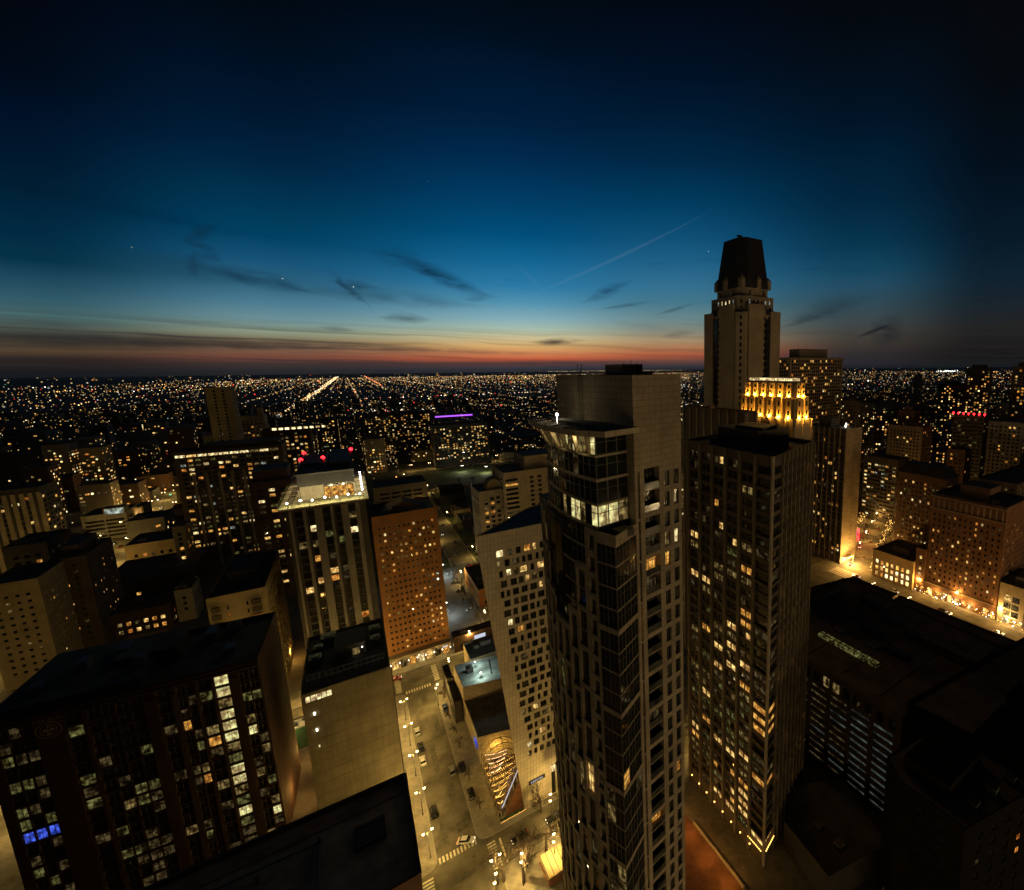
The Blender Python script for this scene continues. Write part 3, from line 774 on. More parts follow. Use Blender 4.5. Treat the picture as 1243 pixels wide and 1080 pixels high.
for a, c in ((150, 235), (285, 300), (470, 515), (560, 580), (640, 652), (698, 710), (762, 800)):
    s0, s1 = fr_(a, c)
    mb = MB(); q = [on_bl(s0 + .1, .001), on_bl(s0 + .1, .35), on_bl(s1 - .1, .35), on_bl(s1 - .1, .001)]
    mb.prism(ccw(q), .2, 57.5 if c != 235 else 60.4, 0, True, None, True); extra(t, b, 'pier', mb, 'brown')
# emblem on the broad pier: ring, arc of letters, shield and two animals worn to a faint relief
s0, s1 = fr_(150, 235); ex = (s0 + s1) / 2
em = MB()
for k in range(20):
    a0, a1 = 2 * math.pi * k / 20, 2 * math.pi * (k + 1) / 20
    for r0, r1 in ((1.75, 1.9), (1.15, 1.25)):
        pts = []
        for r, a in ((r0, a0), (r1, a0), (r1, a1), (r0, a1)):
            x, y = on_bl(ex + r * math.cos(a), .42); pts.append((x, y, 56.6 + r * math.sin(a)))
        em.poly(pts)
for dx, zz in ((-.45, 56.6), (.45, 56.6)):
    pts = []
    for px_, pz_ in ((-.4, -.3), (.4, -.3), (.45, .15), (.1, .4), (-.3, .2)): x, y = on_bl(ex + dx + px_, .42); pts.append((x, y, zz + pz_))
    em.poly(pts)
for px0, px1, z0_, z1_ in ((-.35, .35, 55.5, 56.0), (-.12, .12, 57.1, 57.7)):
    pts = []
    for px_, pz_ in ((px0, z0_), (px1, z0_), (px1, z1_), (px0, z1_)): x, y = on_bl(ex + px_, .42); pts.append((x, y, pz_))
    em.poly(pts)
extra(t, b, 'emblem', em, 'gold')


def lettering(txt, parent, base, place, rot, size, mat_key, name='lettering', ext=.03):
    cu = bpy.data.curves.new(name, 'FONT'); cu.body = txt; cu.size = size; cu.extrude = ext; cu.align_x = 'CENTER'; cu.align_y = 'CENTER'; cu.space_character = 1.25
    o = bpy.data.objects.new(name, cu); me = bpy.data.meshes.new_from_object(o)
    bpy.data.objects.remove(o); bpy.data.curves.remove(cu)
    me.materials.clear(); me.materials.append(M[mat_key])
    q = bpy.data.objects.new(name, me); C.objects.link(q); q.parent = parent
    q.location = (place[0] - base[0], place[1] - base[1], place[2] - base[2]); q.rotation_euler = rot
    return q


x_, y_ = on_bl(ex, .4)
lettering('LOYOLA', t, b, (x_, y_, 58.95), (math.pi / 2, 0, math.atan2(ub.y, ub.x)), .85, 'gold')
extra(t, b, 'raised_roof', MB().prism([(-67.5, 153.2), (-45.5, 151.4), (-46, 176), (-66, 178)], 60.02, 62.6, 0, True, 1), ['brown', 'roof'])
for k in range(7): extra(t, b, 'roof_duct', MB().box(-64 + k * 5.2, -62 + k * 5.2, 158 + (k % 3) * 5, 161 + (k % 3) * 6, 60.02 if k > 3 else 62.62, (61.4 if k > 3 else 63.8) + (k % 2)), 'steel')
for k in range(2): extra(t, b, 'wall_band', MB().prism(ccw([on_bl(0, .02), on_bl(Lb, .02), on_bl(Lb, .3), on_bl(0, .3)]), 59.2 + k, 59.5 + k, 0, True, None, True), 'brown')

# ------------------------------------------------------------------ 4. cream balcony block
pts = front(322, 715, 50, 247, 322, 46)
def bal_cols(L): return [(L * .055, L * .2), (L * .31, L * .345), (L * .64, L * .675), (L * .73, L * .9)]
t, b = building('balcony_building', 'cream block with stacked dark balconies and a stepped roof behind the brown brick building', pts, 50, 'beige', units=4, penthouse=(.2, .75, .35, .8, 4.),
                spec=dict(fh=3.1, wh=1.6, sill=.8, cols=bal_cols, depth=.9, p=.12, pal='amber', glass='dark_glass', mull=2), edges={1: dict(cols=None, bay=4.2, ww=2.4, depth=.9, p=.15)})
x0, x1, y0, y1 = pts[0][0], pts[1][0], pts[0][1], pts[2][1]; L = x1 - x0
for k in range(12):
    z = 50 - 1.2 - (k + 1) * 3.1 + .2
    for f0, f1 in ((.05, .205), (.725, .905)): extra(t, b, 'balcony', MB().box(x0 + L * f0, x0 + L * f1, y0 - .9, y0 - .003, z, z + .18).box(x0 + L * f0, x0 + L * f1, y0 - .9, y0 - .82, z + .181, z + 1.1), 'dark_brown')

# ------------------------------------------------------------------ 5. tower with the lit roof terrace
TX0, TX1, TY0, TY1 = -24.5, 1.8, 231.0, 300.0
t, b = building('terrace_tower', 'grey finned tower crowned by a brightly lit glass roof terrace and red beacons', rect(TX0, TX1, TY0, TY1), 79, 'dark', par=.3, units=0,
                spec=dict(bay=4.3, fh=3.2, ww=3.4, wh=2.5, sill=.4, depth=.35, p=.26, pal='mixed', mull=2, margin=.4))
for k, x in enumerate((-22.9, -18.6, -14.2, -9.9, -5.6, -1.2)):
    w = (.7, 1.0, 2.6, .9, 2.4, 1.4)[k]
    extra(t, b, 'fin', MB().box(x - w / 2, x + w / 2, TY0 - 1.5, TY0 - .002, .2, 78.4), 'grey')
dk = MB().box(TX0 - 1.6, TX1 + 1.2, TY0 - 3.2, TY1 - 5, 79.302, 79.9)
extra(t, b, 'terrace_deck', dk, 'stone')
gl, bb, out = mat_new('clear_glass')
tr = bb.n('ShaderNodeBsdfTransparent'); tr.inputs[0].default_value = (.86, .9, .8, 1); gg = bb.n('ShaderNodeBsdfGlossy'); gg.inputs['Roughness'].default_value = .05; gg.inputs[0].default_value = (.8, .85, .7, 1)
mx = bb.n('ShaderNodeMixShader'); mx.inputs[0].default_value = .14; bb.t.links.new(tr.outputs[0], mx.inputs[1]); bb.t.links.new(gg.outputs[0], mx.inputs[2]); bb.t.links.new(mx.outputs[0], out.inputs[0])
M['clear_glass'] = gl
ax0, ax1, ay0 = TX0 - 1.6, TX1 + 1.2, TY0 - 3.2
for k in range(9):
    w = (ax1 - ax0) / 9; extra(t, b, 'glass_panel', MB().box(ax0 + k * w + .05, ax0 + (k + 1) * w - .05, ay0 + .05, ay0 + .09, 79.9, 82.2), 'clear_glass')
    extra(t, b, 'glass_post', MB().box(ax0 + k * w - .05, ax0 + k * w + .05, ay0 + .02, ay0 + .12, 79.9, 82.3), 'frame_light')
for k in range(14):
    y = ay0 + .2 + k * 4.6
    for x in (ax0 + .05, ax1 - .09):
        extra(t, b, 'glass_panel', MB().box(x, x + .04, y + .05, y + 4.5, 79.9, 82.2), 'clear_glass')
PX0, PX1, PY0, PY1, PZ = TX0 + 4.2, TX1 - 3.0, TY0 + 4.2, TY1 - 8, 90.5
extra(t, b, 'pavilion_wall', MB().box(PX0 + .4, PX1 - .4, PY0 + 5, PY1, 79.9, PZ), 'grey_glass')
extra(t, b, 'pavilion_room', MB().poly([(PX0 + 8.5, PY0 + 4.9, 80.), (PX1 - .6, PY0 + 4.9, 80.), (PX1 - .6, PY0 + 4.9, 84.5), (PX0 + 8.5, PY0 + 4.9, 84.5)]), 'lit_amber')
extra(t, b, 'pavilion_screen', MB().poly([(PX0 + .6, PY0 + 4.9, 80.), (PX0 + 8.3, PY0 + 4.9, 80.), (PX0 + 8.3, PY0 + 4.9, 85.5), (PX0 + .6, PY0 + 4.9, 85.5)]), 'stone')
for k in range(8):
    x = PX0 + .2 + k * (PX1 - PX0 - .4) / 7; extra(t, b, 'pavilion_column', MB().box(x - .12, x + .12, PY0 + 4.55, PY0 + 4.8, 79.9, PZ - .002), 'frame_light')
extra(t, b, 'upper_wall', MB().box(PX0 + .1, PX1 - .1, PY0 + 4.3, PY0 + 4.54, 85.8, PZ - .003).box(PX0 + .1, PX0 + .38, PY0 + 4.55, PY1, 84.5, PZ - .003).box(PX1 - .38, PX1 - .1, PY0 + 4.55, PY1, 84.5, PZ - .003), 'dark')
extra(t, b, 'upper_roof', MB().box(PX0 - .3, PX1 + .3, PY0 + 3.5, PY1 + .5, PZ, PZ + .6), 'roof')
extra(t, b, 'roof_rail', MB().box(PX0 + .2, PX0 + .5, PY0 + 16, PY1, PZ + .6, PZ + 2.).box(PX0 + 9.4, PX0 + 9.7, PY0 + 16, PY1, PZ + .6, PZ + 2.), 'steel')
extra(t, b, 'roof_plant', MB().box(PX0 + 11, PX1 - 1, PY0 + 12, PY1 - 3, PZ + .6, PZ + 3).box(PX0 + 2, PX0 + 8, PY0 + 22, PY1 - 9, PZ + .6, PZ + 1.8), 'dark')
for p_ in ((372, 541), (363, 559), (392, 556), (430, 535)):
    x, y = at(p_[0], p_[1], PZ + 1.6); x = min(max(x, PX0), PX1); y = min(y, PY1)
    extra(t, b, 'beacon', MB().tube((x, y, PZ + .6), (x, y, PZ + 1.3), .1, .1, 6, 1).ball((x, y, PZ + 1.9), .85, 0), ['red_glow', 'steel'])
dl = MB(); td_ = MB()
for k in range(7):
    x = TX0 + 1.2 + k * 3.9; y = TY0 - 1.6 + (k % 2) * 2.6
    td_.tube((x + 1.2, y + 1.5, 79.9), (x + 1.2, y + 1.5, 80.65), .06, .06, 6).tube((x + 1.2, y + 1.5, 80.65), (x + 1.2, y + 1.5, 80.72), .6, .6, 10)
    o = MB().tube((x, y, 79.9), (x, y, 81.6), .05, .05, 5, 1).ball((x, y, 81.8), .42, 0); extra(t, b, 'terrace_lamp', o, ['white_glow', 'steel'])
for k in range(8): extra(t, b, 'terrace_lamp', MB().tube((TX1 - .6, TY0 + 5 + k * 6, 79.9), (TX1 - .6, TY0 + 5 + k * 6, 82.), .05, .05, 5, 1).ball((TX1 - .6, TY0 + 5 + k * 6, 82.2), .36, 0), ['white_glow', 'steel'])
for k in range(8): td_.box(TX0 + .3, TX0 + 2.2, TY0 + 4 + k * 4.5, TY0 + 6.2 + k * 4.5, 79.9, 80.5)
extra(t, b, 'terrace_furniture', td_, 'dark_brown')

# ------------------------------------------------------------------ 6. orange brick slab with arcaded shopfront
t, b = building('brick_tower', 'sixty-metre orange brick slab with small windows over a lit white shop arcade', rect(3, 28, 229.2, 252), 70, 'orange_brick', units=2,
                spec=dict(bay=1.85, fh=2.85, ww=.85, wh=1.15, sill=1., depth=.2, p=.3, pal='warm', mull=0, base=6.5, top=1.8, floorvar=.4), edges={1: dict(bay=4.5, p=.4)})
extra(t, b, 'gable_roof', MB().prism([(9, 236), (22, 236), (22, 246), (9, 246)], 70.01, 71.5, 0).poly([(9, 236, 71.5), (22, 236, 71.5), (15.5, 236, 74.5)], 0).poly([(22, 246, 71.5), (9, 246, 71.5), (15.5, 246, 74.5)], 0)
      .poly([(9, 246, 71.5), (9, 236, 71.5), (15.5, 236, 74.5), (15.5, 246, 74.5)], 0).poly([(22, 236, 71.5), (22, 246, 71.5), (15.5, 246, 74.5), (15.5, 236, 74.5)], 0), ['red_brick'])
extra(t, b, 'arcade_beam', MB().box(3.2, 27.8, 225.4, 229.1, 5.0, 6.2), 'stone')
for k in range(8):
    x = 3.5 + k * 3.43; extra(t, b, 'arcade_column', MB().box(x - .25, x + .25, 225.6, 226.1, .15, 4.998), 'stone')
    if k < 7:
        extra(t, b, 'shop_window', MB().poly([(x + .5, 227.2, .2), (x + 2.9, 227.2, .2), (x + 2.9, 227.2, 4.3), (x + .5, 227.2, 4.3)]), ['lit_warm', 'lit_dim', 'lit_amber', 'lit_pale'][k % 4])
extra(t, b, 'shop_sign', MB().box(14, 17.6, 226.9, 227.15, 4.1, 4.7), 'letter_white'); extra(t, b, 'shop_sign', MB().box(17.9, 19, 226.9, 227.15, 4.1, 4.7), 'lit_red')
extra(t, b, 'shop_sign', MB().box(24.2, 26.6, 226.9, 227.15, 3.5, 4.6), 'letter_white')
for k in range(8): extra(t, b, 'wall_lamp', MB().ball((3.5 + k * 3.43, 225.3, 3.6), .16), 'white_glow')

# ------------------------------------------------------------------ 7. white stone hotel with a leaning prow
SZ, SR = 90.0, 64.0
def sof(x, z): return (x, 125.8 - 3.4 * z / SZ, z)
def sofL(z): return 31.0 - 8.0 * z / SZ
base = (46, 130, .14)
t = thing('hotel', 'pale stone hotel leaning forward in a sharp prow, with rows of small square windows', 'hotel', base)
wl = MB(); pane = []
wj = (MB(), ['dark_glass'])
Q = lambda x, z, d=0.: (x, sof(x, z)[1] + d, z)
zprev = .14
rows = [(17.9 + k * 2.95, 19.85 + k * 2.95) for k in range(23)]
for ri, (za, zb) in enumerate(rows):
    wl.poly([Q(sofL(zprev), zprev), Q(SR, zprev), Q(SR, za), Q(sofL(za), za)]); zprev = zb
    rr = random.Random(ri * 7 + 1); x = sofL(za) + 4.0 + rr.uniform(-.4, .6); xp = None
    while x < 49:
        w = rr.choice([.95, 1.65, 1.9, 1.3])
        if xp is None: wl.poly([Q(sofL(za), za), Q(x, za), Q(x, zb), Q(sofL(zb), zb)])
        else: wl.poly([Q(xp, za), Q(x, za), Q(x, zb), Q(xp, zb)])
        d = .35
        for A, B in (((x, za), (x + w, za)), ((x + w, za), (x + w, zb)), ((x + w, zb), (x, zb)), ((x, zb), (x, za))):
            wl.poly([Q(*A), Q(*B), Q(*B, d), Q(*A, d)])
        top = ri == 22
        lit = (R.random() < (.5 if top else .12))
        g = 'lit_' + R.choice(['warm', 'warm', 'amber', 'dim', 'dim', 'pale', 'faint']) if lit else R.choice(['dark_glass', 'dark_glass', 'grey_glass'])
        me = window_mesh(w - .02, zb - za - .02, g, 'frame', 1 if w > 1.2 else 0)
        y = Q(x, za)[1] + d - .08
        if COUNT.get('hotel', 0) < 300:
            COUNT['hotel'] = COUNT.get('hotel', 0) + 1
            mesh_obj('window', me, t, (x + .01 - base[0], y - base[1], za + .01 - base[2]), (-math.atan(3.4 / SZ) * -1, 0, 0))
        else:
            if g not in wj[1]: wj[1].append(g)
            wj[0].poly([Q(x, za, d - .03), Q(x + w, za, d - .03), Q(x + w, zb, d - .03), Q(x, zb, d - .03)], wj[1].index(g))
        xp = x + w; x = xp + rr.choice([.55, .75, .95])
    wl.poly([Q(xp, za), Q(SR, za), Q(SR, zb), Q(xp, zb)])
wl.poly([Q(sofL(zprev), zprev), Q(SR, zprev), Q(SR, SZ), Q(sofL(SZ), SZ)])
# the hidden flanks and the roof
bk = [(41, 139), (64, 150)]
p0b, p0t = Q(sofL(.14), .14), Q(sofL(SZ), SZ)
wl.poly([(41, 139, SZ), (41, 139, .14), p0b, p0t][::1]); wl.poly([(64, 150, SZ), (64, 150, .14), (41, 139, .14), (41, 139, SZ)]); wl.poly([Q(SR, SZ), Q(SR, .14), (64, 150, .14), (64, 150, SZ)])
wl.build('wall', 'sofit', t, base)
wj[0].build('windows', wj[1], t, base, 'stuff') if wj[0].f else None
MB().poly([(p0t[0] + 1., p0t[1] + .5, SZ - .3), (SR, p0t[1] + .5, SZ - .3), (64, 149.5, SZ - .3), (41.3, 138.3, SZ - .3)]).build('roof', 'roof_blue', t, base)
MB().prism([(45, 130), (52, 130), (52, 140), (45, 137)], SZ - .29, SZ + 4).build('penthouse', 'grey', t, base)
for k in range(5): MB().box(42 + k * 1.6, 43 + k * 1.6, 127 + k, 128.4 + k, SZ - .29, SZ + 1.2 + (k % 2)).build('roof_unit', 'dark', t, base)
# sign, tall lit niches, side lights
sx0, sx1, sz = 32.6, 37.6, 8.6
MB().box(sx0, sx1, Q(0, sz)[1] - .28, Q(0, sz)[1] - .06, sz - .55, sz + .6).build('sign_board', 'sign_black', t, base)
lettering('SOFITEL', t, base, ((sx0 + sx1) / 2, Q(0, sz)[1] - .30, sz + .02), (math.pi / 2, 0, 0), .88, 'letter_white')
for k in range(4):
    x = 39.6 + k * 1.9
    for nm, mt, z0_, z1_ in (('niche_light', 'lit_pale', 8.6, 10.8), ('niche_glass', 'dark_glass', .5, 8.4)):
        MB().poly([(x, Q(x, z0_)[1] - .05, z0_), (x + 1.25, Q(x, z0_)[1] - .05, z0_), (x + 1.25, Q(x, z1_)[1] - .05, z1_), (x, Q(x, z1_)[1] - .05, z1_)]).build(nm, mt, t, base)
    MB().box(x + 1.3, x + 1.75, 124.4, 125.4, .15, 11.2).build('entrance_pier', 'sofit', t, base)

# ------------------------------------------------------------------ 8. low hotel wing, pale green flat roof, glass restaurant
t, b = building('low_wing', 'low wing with a mottled pale green flat roof lit by a roof lamp', [(24, 173.5), (39.5, 169.5), (41, 187), (23.6, 190)], 15, 'tan', roofm='teal_roof', par=.5, units=0, spec=dict(blank=True), edges={0: 'blank', 1: 'blank', 3: dict(bay=4, fh=5, ww=2.4, wh=2.6, p=.6, pal='amber')})
extra(t, b, 'roof_unit', MB().box(27, 29.4, 181.5, 184.5, 15.01, 17).tube((28.2, 183, 17), (28.2, 183, 17.4), .8, .8, 10), 'dark_steel')
extra(t, b, 'roof_lamp', MB().ball((31, 176.3, 16.9), .3).tube((31, 176.3, 15), (31, 176.3, 16.6), .05, .05, 5, 1), ['white_glow', 'steel'])
extra(t, b, 'roof_lamp', MB().ball((30.6, 184.5, 17.2), .22).tube((30.6, 184.5, 15), (30.6, 184.5, 17), .05, .05, 5, 1), ['white_glow', 'steel'])
extra(t, b, 'drain_pipe', MB().tube((36, 186, 15.15), (34.6, 176, 15.15), .1, .1, 6), 'steel')
t, b = building('low_wing', 'low grey flat-roofed wing between the green roof and the glass restaurant', [(24, 151.8), (35.6, 148.6), (39.3, 169.2), (24, 173.2)], 9.6, 'tan', roofm='roof_grey', par=.35, units=0, spec=dict(blank=True), edges={0: 'blank', 1: 'blank', 3: dict(bay=6, fh=7, ww=3, wh=3, p=.7, pal='warm')})
for x, y in ((28, 171), (31, 170.2)): extra(t, b, 'roof_vent', MB().tube((x, y, 9.6), (x, y, 10.4), .22, .22, 8), 'dark_steel')
extra(t, b, 'blue_sign', MB().box(23.75, 23.96, 153.5, 157.5, 4.2, 6.6), 'lit_blue')
base = (27, 138, .145)
t = thing('glass_restaurant', 'tapering glass restaurant roof hung with golden light strings at the street corner', 'restaurant', base)
NS, NA = 10, 9
def sec(k, a):
    """cross-section k (0 wide end, NS tip), angle step a"""
    f = k / NS; y = 151.3 - 24.2 * f; xl = 24.05 - .6 * f; w = 11.3 - .5 * f if f < .45 else 11.07 + (1.2 - 11.07) * (f - .45) / .55; h = 9.3 * (1 - f) ** .8 + 2.6 * f ** 1.2
    th = math.pi * a / NA; return (xl + w / 2 - w / 2 * math.cos(th), y, .2 + h * (math.sin(th) ** .8 if 0 < a < NA else 0))
for k in range(NS):
    for a in range(NA):
        p, q, r_, s_ = sec(k, a), sec(k, a + 1), sec(k + 1, a + 1), sec(k + 1, a)
        MB().poly([p, q, r_, s_]).build('glass_pane', 'clear_glass', t, base)
for k in range(NS + 1):
    rb = MB()
    for a in range(NA): rb.tube(sec(k, a), sec(k, a + 1), .17, .17, 5)
    rb.build('rib', 'frame_light', t, base)
for a in range(NA + 1):
    rb = MB()
    for k in range(NS): rb.tube(sec(k, a), sec(k + 1, a), .06, .06, 4)
    rb.build('purlin', 'steel', t, base)
def string(p, q, n, mt, r=.085, sag=.5):
    mb = MB()
    for i in range(n):
        f = i / (n - 1); mb.octa((p[0] + (q[0] - p[0]) * f, p[1] + (q[1] - p[1]) * f, p[2] + (q[2] - p[2]) * f - sag * 4 * f * (1 - f)), r)
    mb.build('light_string', mt, t, base)
for k in range(5): string((25.2, 147.5 - k * 1.7, 5.8 - k * .3), (31.8 - k * .9, 145.6 - k * 1.2, 5.9 - k * .3), 16, 'fairy_pink', .15)
for k in range(6): string((24.3, 140 - k * 2.1, 4.6 - k * .18), (31.6 - k * 1.2, 139.8 - k * 2.1, 5. - k * .3), 15, 'fairy', .12)
for k in range(0): string((25. + k * 1.15, 150.6, 2.4 + (k % 3)), (25.2 + k * 1.15, 147, 6.6 - abs(k - 4) * .6), 12, 'fairy', .07)
for j in range(9):
    mb = MB(); pp_ = []
    for a in range(1, NA):
        kk = -2.2 + j * 1.35 + a * .42
        if 0 <= kk <= NS:
            lo_ = int(min(kk, NS - 1)); fr2 = kk - lo_; p_, q_ = sec(lo_, a), sec(lo_ + 1, a); pp_.append(tuple(p_[i] + (q_[i] - p_[i]) * fr2 for i in range(3)))
    for p_, q_ in zip(pp_, pp_[1:]): mb.tube(p_, q_, .1, .1, 4)
    mb.build('truss', 'gold', t, base)
for k in range(6): string((24.4, 145 - k * 2.6, 3.2), (33.6 - max(0, k - 2) * 2.3, 144 - k * 2.1, 3.6), 16, 'fairy', .13, .6)
for k in range(14):
    x = 24.6 + (k % 4) * 2.1 ; y = 148 - (k // 4) * 3.4
    MB().tube((x, y, .2), (x, y, .9), .05, .05, 5).tube((x, y, .9), (x, y, .96), .5, .5, 8).build('table', 'stone', t, base)
MB().poly([(24, 151, .16), (24, 128, .16), (25, 127.4, .16), (35.4, 140, .16), (35.4, 150, .16)][::-1]).build('floor', 'brown', t, base)
ed = MB(); ed.tube((35.5, 140.2, 5.4), (24.9, 127.0, 3.6), .13, .13, 6); ed.build('edge_light', 'letter_white', t, base)
for k, (mt, n) in enumerate((('lit_red', 3), ('lit_blue', 3), ('fairy', 2))): 
    for i in range(n): MB().box(35.95, 36.2, 139.6 - k * 3 - i, 140.2 - k * 3 - i, 3.6 - k * .9, 4.8 - k * .9).build('colour_light', mt, t, base)
structure('terrace', MB().poly([(25.4, 126.6, .155), (31, 126.4, .155), (35, 139, .155), (26.6, 129.4, .155)]), 'brick_pave')
hd = thing('hedge', 'clipped green hedge lit along the pavement by the glass restaurant', 'hedge', (27.5, 126.2, .145))
hm = MB()
for k in range(110): hm.octa((24. + R.random() * 7, 126.0 + R.uniform(-.3, .3), .3 + R.random() * .6), R.uniform(.14, .3))
hm.build('leaves', 'lawn', hd, (27.5, 126.2, .145))
ls = thing('light_rope', 'row of small warm lights along the kerb by the hedge', 'light string', (27.5, 125.5, .145))
lm = MB()
for k in range(24): lm.octa((24. + k * .31, 125.5, .35), .09)
lm.build('bulb', 'fairy', ls, (27.5, 125.5, .145))
# ------------------------------------------------------------------ 9. the near residential tower
ua = (math.sin(rad(79)), math.cos(rad(79))); va = (-ua[1], ua[0])
A_ = (31.2, 54.2)
def cp(a, c): return (A_[0] + ua[0] * a + va[0] * c, A_[1] + ua[1] * a + va[1] * c)
base = (33, 62, .14); CT = 131.2
t = thing('residential_tower', 'nearest tan stone tower with a bowed glass front, jutting crescent canopy and blank top walls', 'tower', base)
shaft = [cp(0, 0), cp(9.5, 0), cp(9.5, 18.6), cp(0, 18.6)]
wl = MB(); jn = (MB(), ['dark_glass'])
FL = 3.15
# street-side face: slot, two-storey balcony openings, two punched windows
cols = [(.55, .95), (1.75, 4.75), (5.75, 6.85), (7.75, 8.85)]
top = 117.2
rows_all = []
wins = []
n_f = 36
o2 = Vector(shaft[0]); u2 = Vector(ua); nrm = Vector((u2.y, -u2.x))
pt = lambda x, z, d=0.: (o2.x + u2.x * x - nrm.x * d, o2.y + u2.y * x - nrm.y * d, z)
def hole(x0, x1, z0, z1, d):
    for Aa, Bb in (((x0, z0), (x1, z0)), ((x1, z0), (x1, z1)), ((x1, z1), (x0, z1)), ((x0, z1), (x0, z0))):
        wl.poly([pt(*Aa), pt(*Bb), pt(*Bb, d), pt(*Aa, d)])
def colstrip(x0, x1, holes, d):
    z = .14
    for za, zb in sorted(holes):
        wl.poly([pt(x0, z), pt(x1, z), pt(x1, za), pt(x0, za)]); hole(x0, x1, za, zb, d); z = zb
    wl.poly([pt(x0, z), pt(x1, z), pt(x1, CT), pt(x0, CT)])
def place_win(x, z, w, h, d, g, mull, fm='frame'):
    me = window_mesh(w - .02, h - .02, g, fm, mull)
    mesh_obj('window', me, t, (o2.x + u2.x * (x + .01) - nrm.x * (d - .07) - base[0], o2.y + u2.y * (x + .01) - nrm.y * (d - .07) - base[1], z + .01 - base[2]), (0, 0, math.atan2(u2.y, u2.x)))
xe = 0
hs = {0: [], 1: [], 2: [], 3: []}
for k in range(18):
    zt = top - k * 2 * FL; zb = zt - 2 * FL + .75
    if zb > 2: hs[1].append((zb, zt)); hs[0].append((zb - .6, zt - .2))
for k in range(36):
    zt = top - .1 - k * FL
    if zt - 2.25 > 2: hs[2].append((zt - 2.25, zt)); hs[3].append((zt - 2.25, zt))
hs[1][0] = (hs[1][0][0], top + .9); hs[0][0] = (hs[0][0][0], top + .6)
for ci, (x0, x1) in enumerate(cols):
    wl.poly([pt(xe, .14), pt(x0, .14), pt(x0, CT), pt(xe, CT)]); d = (.5, 1.1, .3, .3)[ci]
    colstrip(x0, x1, hs[ci], d); xe = x1
wl.poly([pt(xe, .14), pt(9.5, .14), pt(9.5, CT), pt(xe, CT)])
for i, (za, zb) in enumerate(hs[0]): place_win(cols[0][0], za, .4, zb - za, .5, 'lit_amber' if i == 3 else 'dark_glass', 0)
for ci in (2, 3):
    for i, (za, zb) in enumerate(hs[ci]):
        g = 'dark_glass'
        if (ci, i) in ((3, 3),): g = 'lit_pale'
        elif (ci, i) in ((2, 3),): g = 'lit_dim'
        elif R.random() < .05: g = 'lit_' + R.choice(['faint', 'dim', 'amber'])
        elif R.random() < .3: g = 'grey_glass'
        place_win(cols[ci][0], za, cols[ci][1] - cols[ci][0], zb - za, .3, g, 1 if ci == 2 else 0)
for i, (za, zb) in enumerate(hs[1]):
    h = (zb - za)
    for hf in (0, 1):
        g = 'dark_glass'
        if (i, hf) == (1, 0): g = 'lit_warm'
        if (i, hf) == (2, 1): g = 'lit_amber'
        elif (i, hf) == (2, 0): g = 'lit_faint'
        elif (i, hf) in ((13, 0), (9, 1)): g = 'lit_amber'
        elif R.random() < .06: g = 'lit_faint'
        place_win(cols[1][0], za + hf * h / 2 + (.1 if hf else 0), 3.0, h / 2 - .1, 1.1, g, 3)
    sl = MB()
    P4 = [pt(cols[1][0], 0, .05), pt(cols[1][1], 0, .05), pt(cols[1][1], 0, 1.0), pt(cols[1][0], 0, 1.0)]
    sl.prism(ccw([p[:2] for p in P4]), za + h / 2 - .1, za + h / 2 + .08, 0, True, None, True); sl.build('balcony_slab', 'tan', t, base)
    P5 = [pt(cols[1][0], 0, .04), pt(cols[1][1], 0, .04), pt(cols[1][1], 0, .08), pt(cols[1][0], 0, .08)]
    for z0_ in (za, za + h / 2 + .081): MB().prism(ccw([p[:2] for p in P5]), z0_, z0_ + 1.0, 0, True, None, True).build('balustrade', 'grey_glass', t, base)
# other faces of the shaft
for p, q in ((shaft[1], shaft[2]), (shaft[2], shaft[3]), (shaft[3], shaft[0])): wl.poly([(p[0], p[1], .14), (q[0], q[1], .14), (q[0], q[1], CT), (p[0], p[1], CT)])
wl.build('wall', 'tan', t, base)
roof_on(t, base, shaft, CT - 1.6, 'tan', 'roof_grey', 1.59, .4, 0)
pg = lambda a0, a1, c0, c1: ccw([cp(a0, c0), cp(a1, c0), cp(a1, c1), cp(a0, c1)])
MB().prism(pg(1., 3.6, 3.2, 7), CT - 1.6, CT + 1.5).build('penthouse', 'tan', t, base); MB().prism(pg(3.61, 5.2, 3.6, 7), CT - 1.6, CT + 1.5).build('penthouse', 'dark', t, base)
MB().prism(pg(5.21, 8.6, 5, 11), CT - 1.6, CT + .4).build('roof_plant', 'dark_steel', t, base)
for k in range(5): MB().tube((*cp(5.6 + k * .6, 8 + k % 2), CT + .4), (*cp(5.6 + k * .6, 8 + k % 2), CT + 1.4 + .4 * (k % 3)), .05, .05, 5).build('aerial', 'dark_steel', t, base)
MB().prism(pg(6.0, 9., .5, .7), CT - 1.3, CT - .8).build('roof_light', 'lit_amber', t, base)
ld = MB()
for dc in (11.0, 11.9):
    x, y = cp(-.35, dc); ld.tube((x, y, 119), (x, y, CT + 1.6), .05, .05, 5)
for k in range(16):
    z = 119.5 + k * .8; ld.tube((*cp(-.35, 11.0), z), (*cp(-.35, 11.9), z), .03, .03, 4)
    if k % 3 == 0:
        ld.tube((*cp(-.35, 11.), z), (*cp(0.02, 11.), z), .03, .03, 4)
for k in range(6): ld.tube((*cp(-.35, 9.9 + k * .35), CT - .2), (*cp(-.35, 9.9 + k * .35), CT + .9), .02, .02, 4)
ld.build('roof_ladder', 'dark_steel', t, base)

